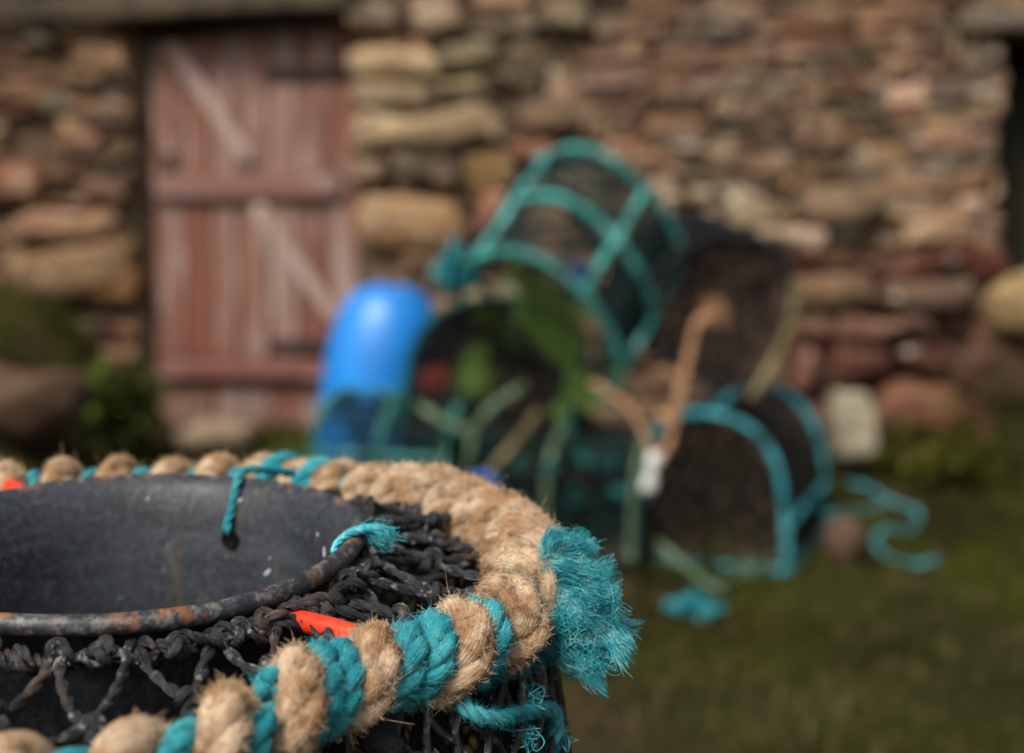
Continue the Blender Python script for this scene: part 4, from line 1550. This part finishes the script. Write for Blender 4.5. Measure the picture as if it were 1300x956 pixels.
v, f = lathe(None, [(.001, BZ - .012), (BR - .004, BZ - .012), (BR, BZ - .006), (BR - .004, BZ), (.001, BZ + .002)], 64)
mb = MB(); mb.add(LP(v), f); mb.build('base_mat', M_netblack, pot)
for k_ in range(6):
    an = D2(20 + 60 * k_)
    mb = MB()
    vv = np.linspace(0.03, .99, 14)
    wrapped(mb, LP(body(np.full(14, an / (2 * PI)), vv) * np.array([.985, .985, 1])), .0085)
    mb.build('upright', M_black, pot)
# weed and teal scraps caught in the side netting at the right
mb = MB()
for i in range(5):
    u_ = D2(g.uniform(-30, 0)) / (2 * PI)
    c_ = LP(body(np.array([u_]), np.array([g.uniform(.03, .30)])))[0]
    for q_ in range(14):
        pts = c_ + g.normal(size=(5, 3)) * .0036
        mb.tubes(spline(pts, 5)[None], .0003, 4)
o = mb.build('net_scraps', M_tealfib, pot); o['kind'] = 'stuff'

# ---- red plastic struts between neck and rim, under the net
def strut(a0, r0, z0, a1, r1, z1):
    p0 = np.array([r0 * math.cos(D2(a0)), r0 * math.sin(D2(a0)), z0])
    p1 = np.array([r1 * math.cos(D2(a1)), r1 * math.sin(D2(a1)), z1])
    t_ = np.linspace(0, 1, 12)[:, None]
    P = p0 + (p1 - p0) * t_ + np.array([0, 0, .0015]) * np.sin(PI * t_)
    mb_ = MB(); mb_.tubes(LP(P)[None], .0049, 18)
    return mb_.build('red_strut', M_red, pot)
strut(-38, .119, -.0130, -37, .170, -.0145)
strut(126, .122, -.012, 127, .172, -.0085)
strut(-140, .118, -.019, -141, .168, -.019)

# ---- teal ties on the neck ring
mb = MB()
aa = tie_a
def rp(r, z, a=aa): return np.array([r * math.cos(a), r * math.sin(a), z])
P = spline([rp(RR_ + .030, .000, aa - .10), rp(RR_ + .012, .006, aa - .05), rp(RR_ + .002, .0075, aa), rp(RR_ - .008, .003, aa + .005), rp(RR_ - .0125, -.010, aa + .01), rp(hc @ [math.cos(aa), math.sin(aa), 0] - .0025, -.0205, aa + .012), rp(hc @ [math.cos(aa), math.sin(aa), 0] + .004, -.0255, aa + .01)], 10)
laid_rope(mb, LP(P), .0026, lay=.02, strands=3, sides=7, step=.0012)
mb.build('tie', M_teal, pot)
mb = MB()
a2 = D2(-3)
for k_ in range(3):
    o_ = .02 * k_
    P = spline([rp(RR_ + .018, .001 + .001 * k_, a2 + .14 - o_), rp(RR_ + .008, .0062, a2 + .07 - o_), rp(RR_ - .001, .0068, a2 - .02 - o_), rp(RR_ - .006, .002, a2 - .09 - o_), rp(RR_ + .0, -.006, a2 - .15 - o_)], 9)
    laid_rope(mb, LP(P), .0019, lay=.014, strands=3, sides=6, step=.001)
n_ = 420
st = LP(rp(RR_ + .010, .002, a2 + .06)) + rng.normal(size=(n_, 3)) * .0028
d = rng.normal(size=(n_, 3)) + np.array([1.0, -.1, .25]); d /= np.linalg.norm(d, axis=1, keepdims=True)
u = np.linspace(0, 1, 6)
d[:, 2] *= .35
P = st[:, None] + d[:, None] * u[None, :, None] * (.003 + .007 * rng.random((n_, 1, 1))) + vnoise3(st[:, None] * 300 + u[None, :, None] * 3, 2) * .002 * u[None, :, None]
mb.tubes(P, .00013, 3, cap=False)
mb.build('tie', M_tealfib, pot)['label'] = 'frayed teal tie on the right of the neck ring'
mb = MB()
a3 = D2(-112)
P = spline([rp(RR_ + .010, -.006, a3 - .05), rp(RR_ + .001, .0062, a3), rp(RR_ - .009, .001, a3 + .04), rp(RR_ - .013, -.012, a3 + .06)], 10)
laid_rope(mb, LP(P), .0024, lay=.016, strands=3, sides=7, step=.0012)
mb.build('tie', M_teal, pot)

# ---- stone block the pot stands on
bz = float((C0 - PN * .33)[2]) - .016
top = C0 - PN * .345
gzz = -.36
Rk = RP
mb = MB()
hgt = top[2] - gzz
mb.box((.62, .58, hgt), (np.eye(3), (top[0], top[1], gzz + hgt / 2 - .034)), (.20, .15, .11), .18, 10, .012, 40)
o = put(mb, 'stone_block', M_boulder, 'rough squared stone block under the near lobster pot', 'stone block', (top[0], top[1], gzz))
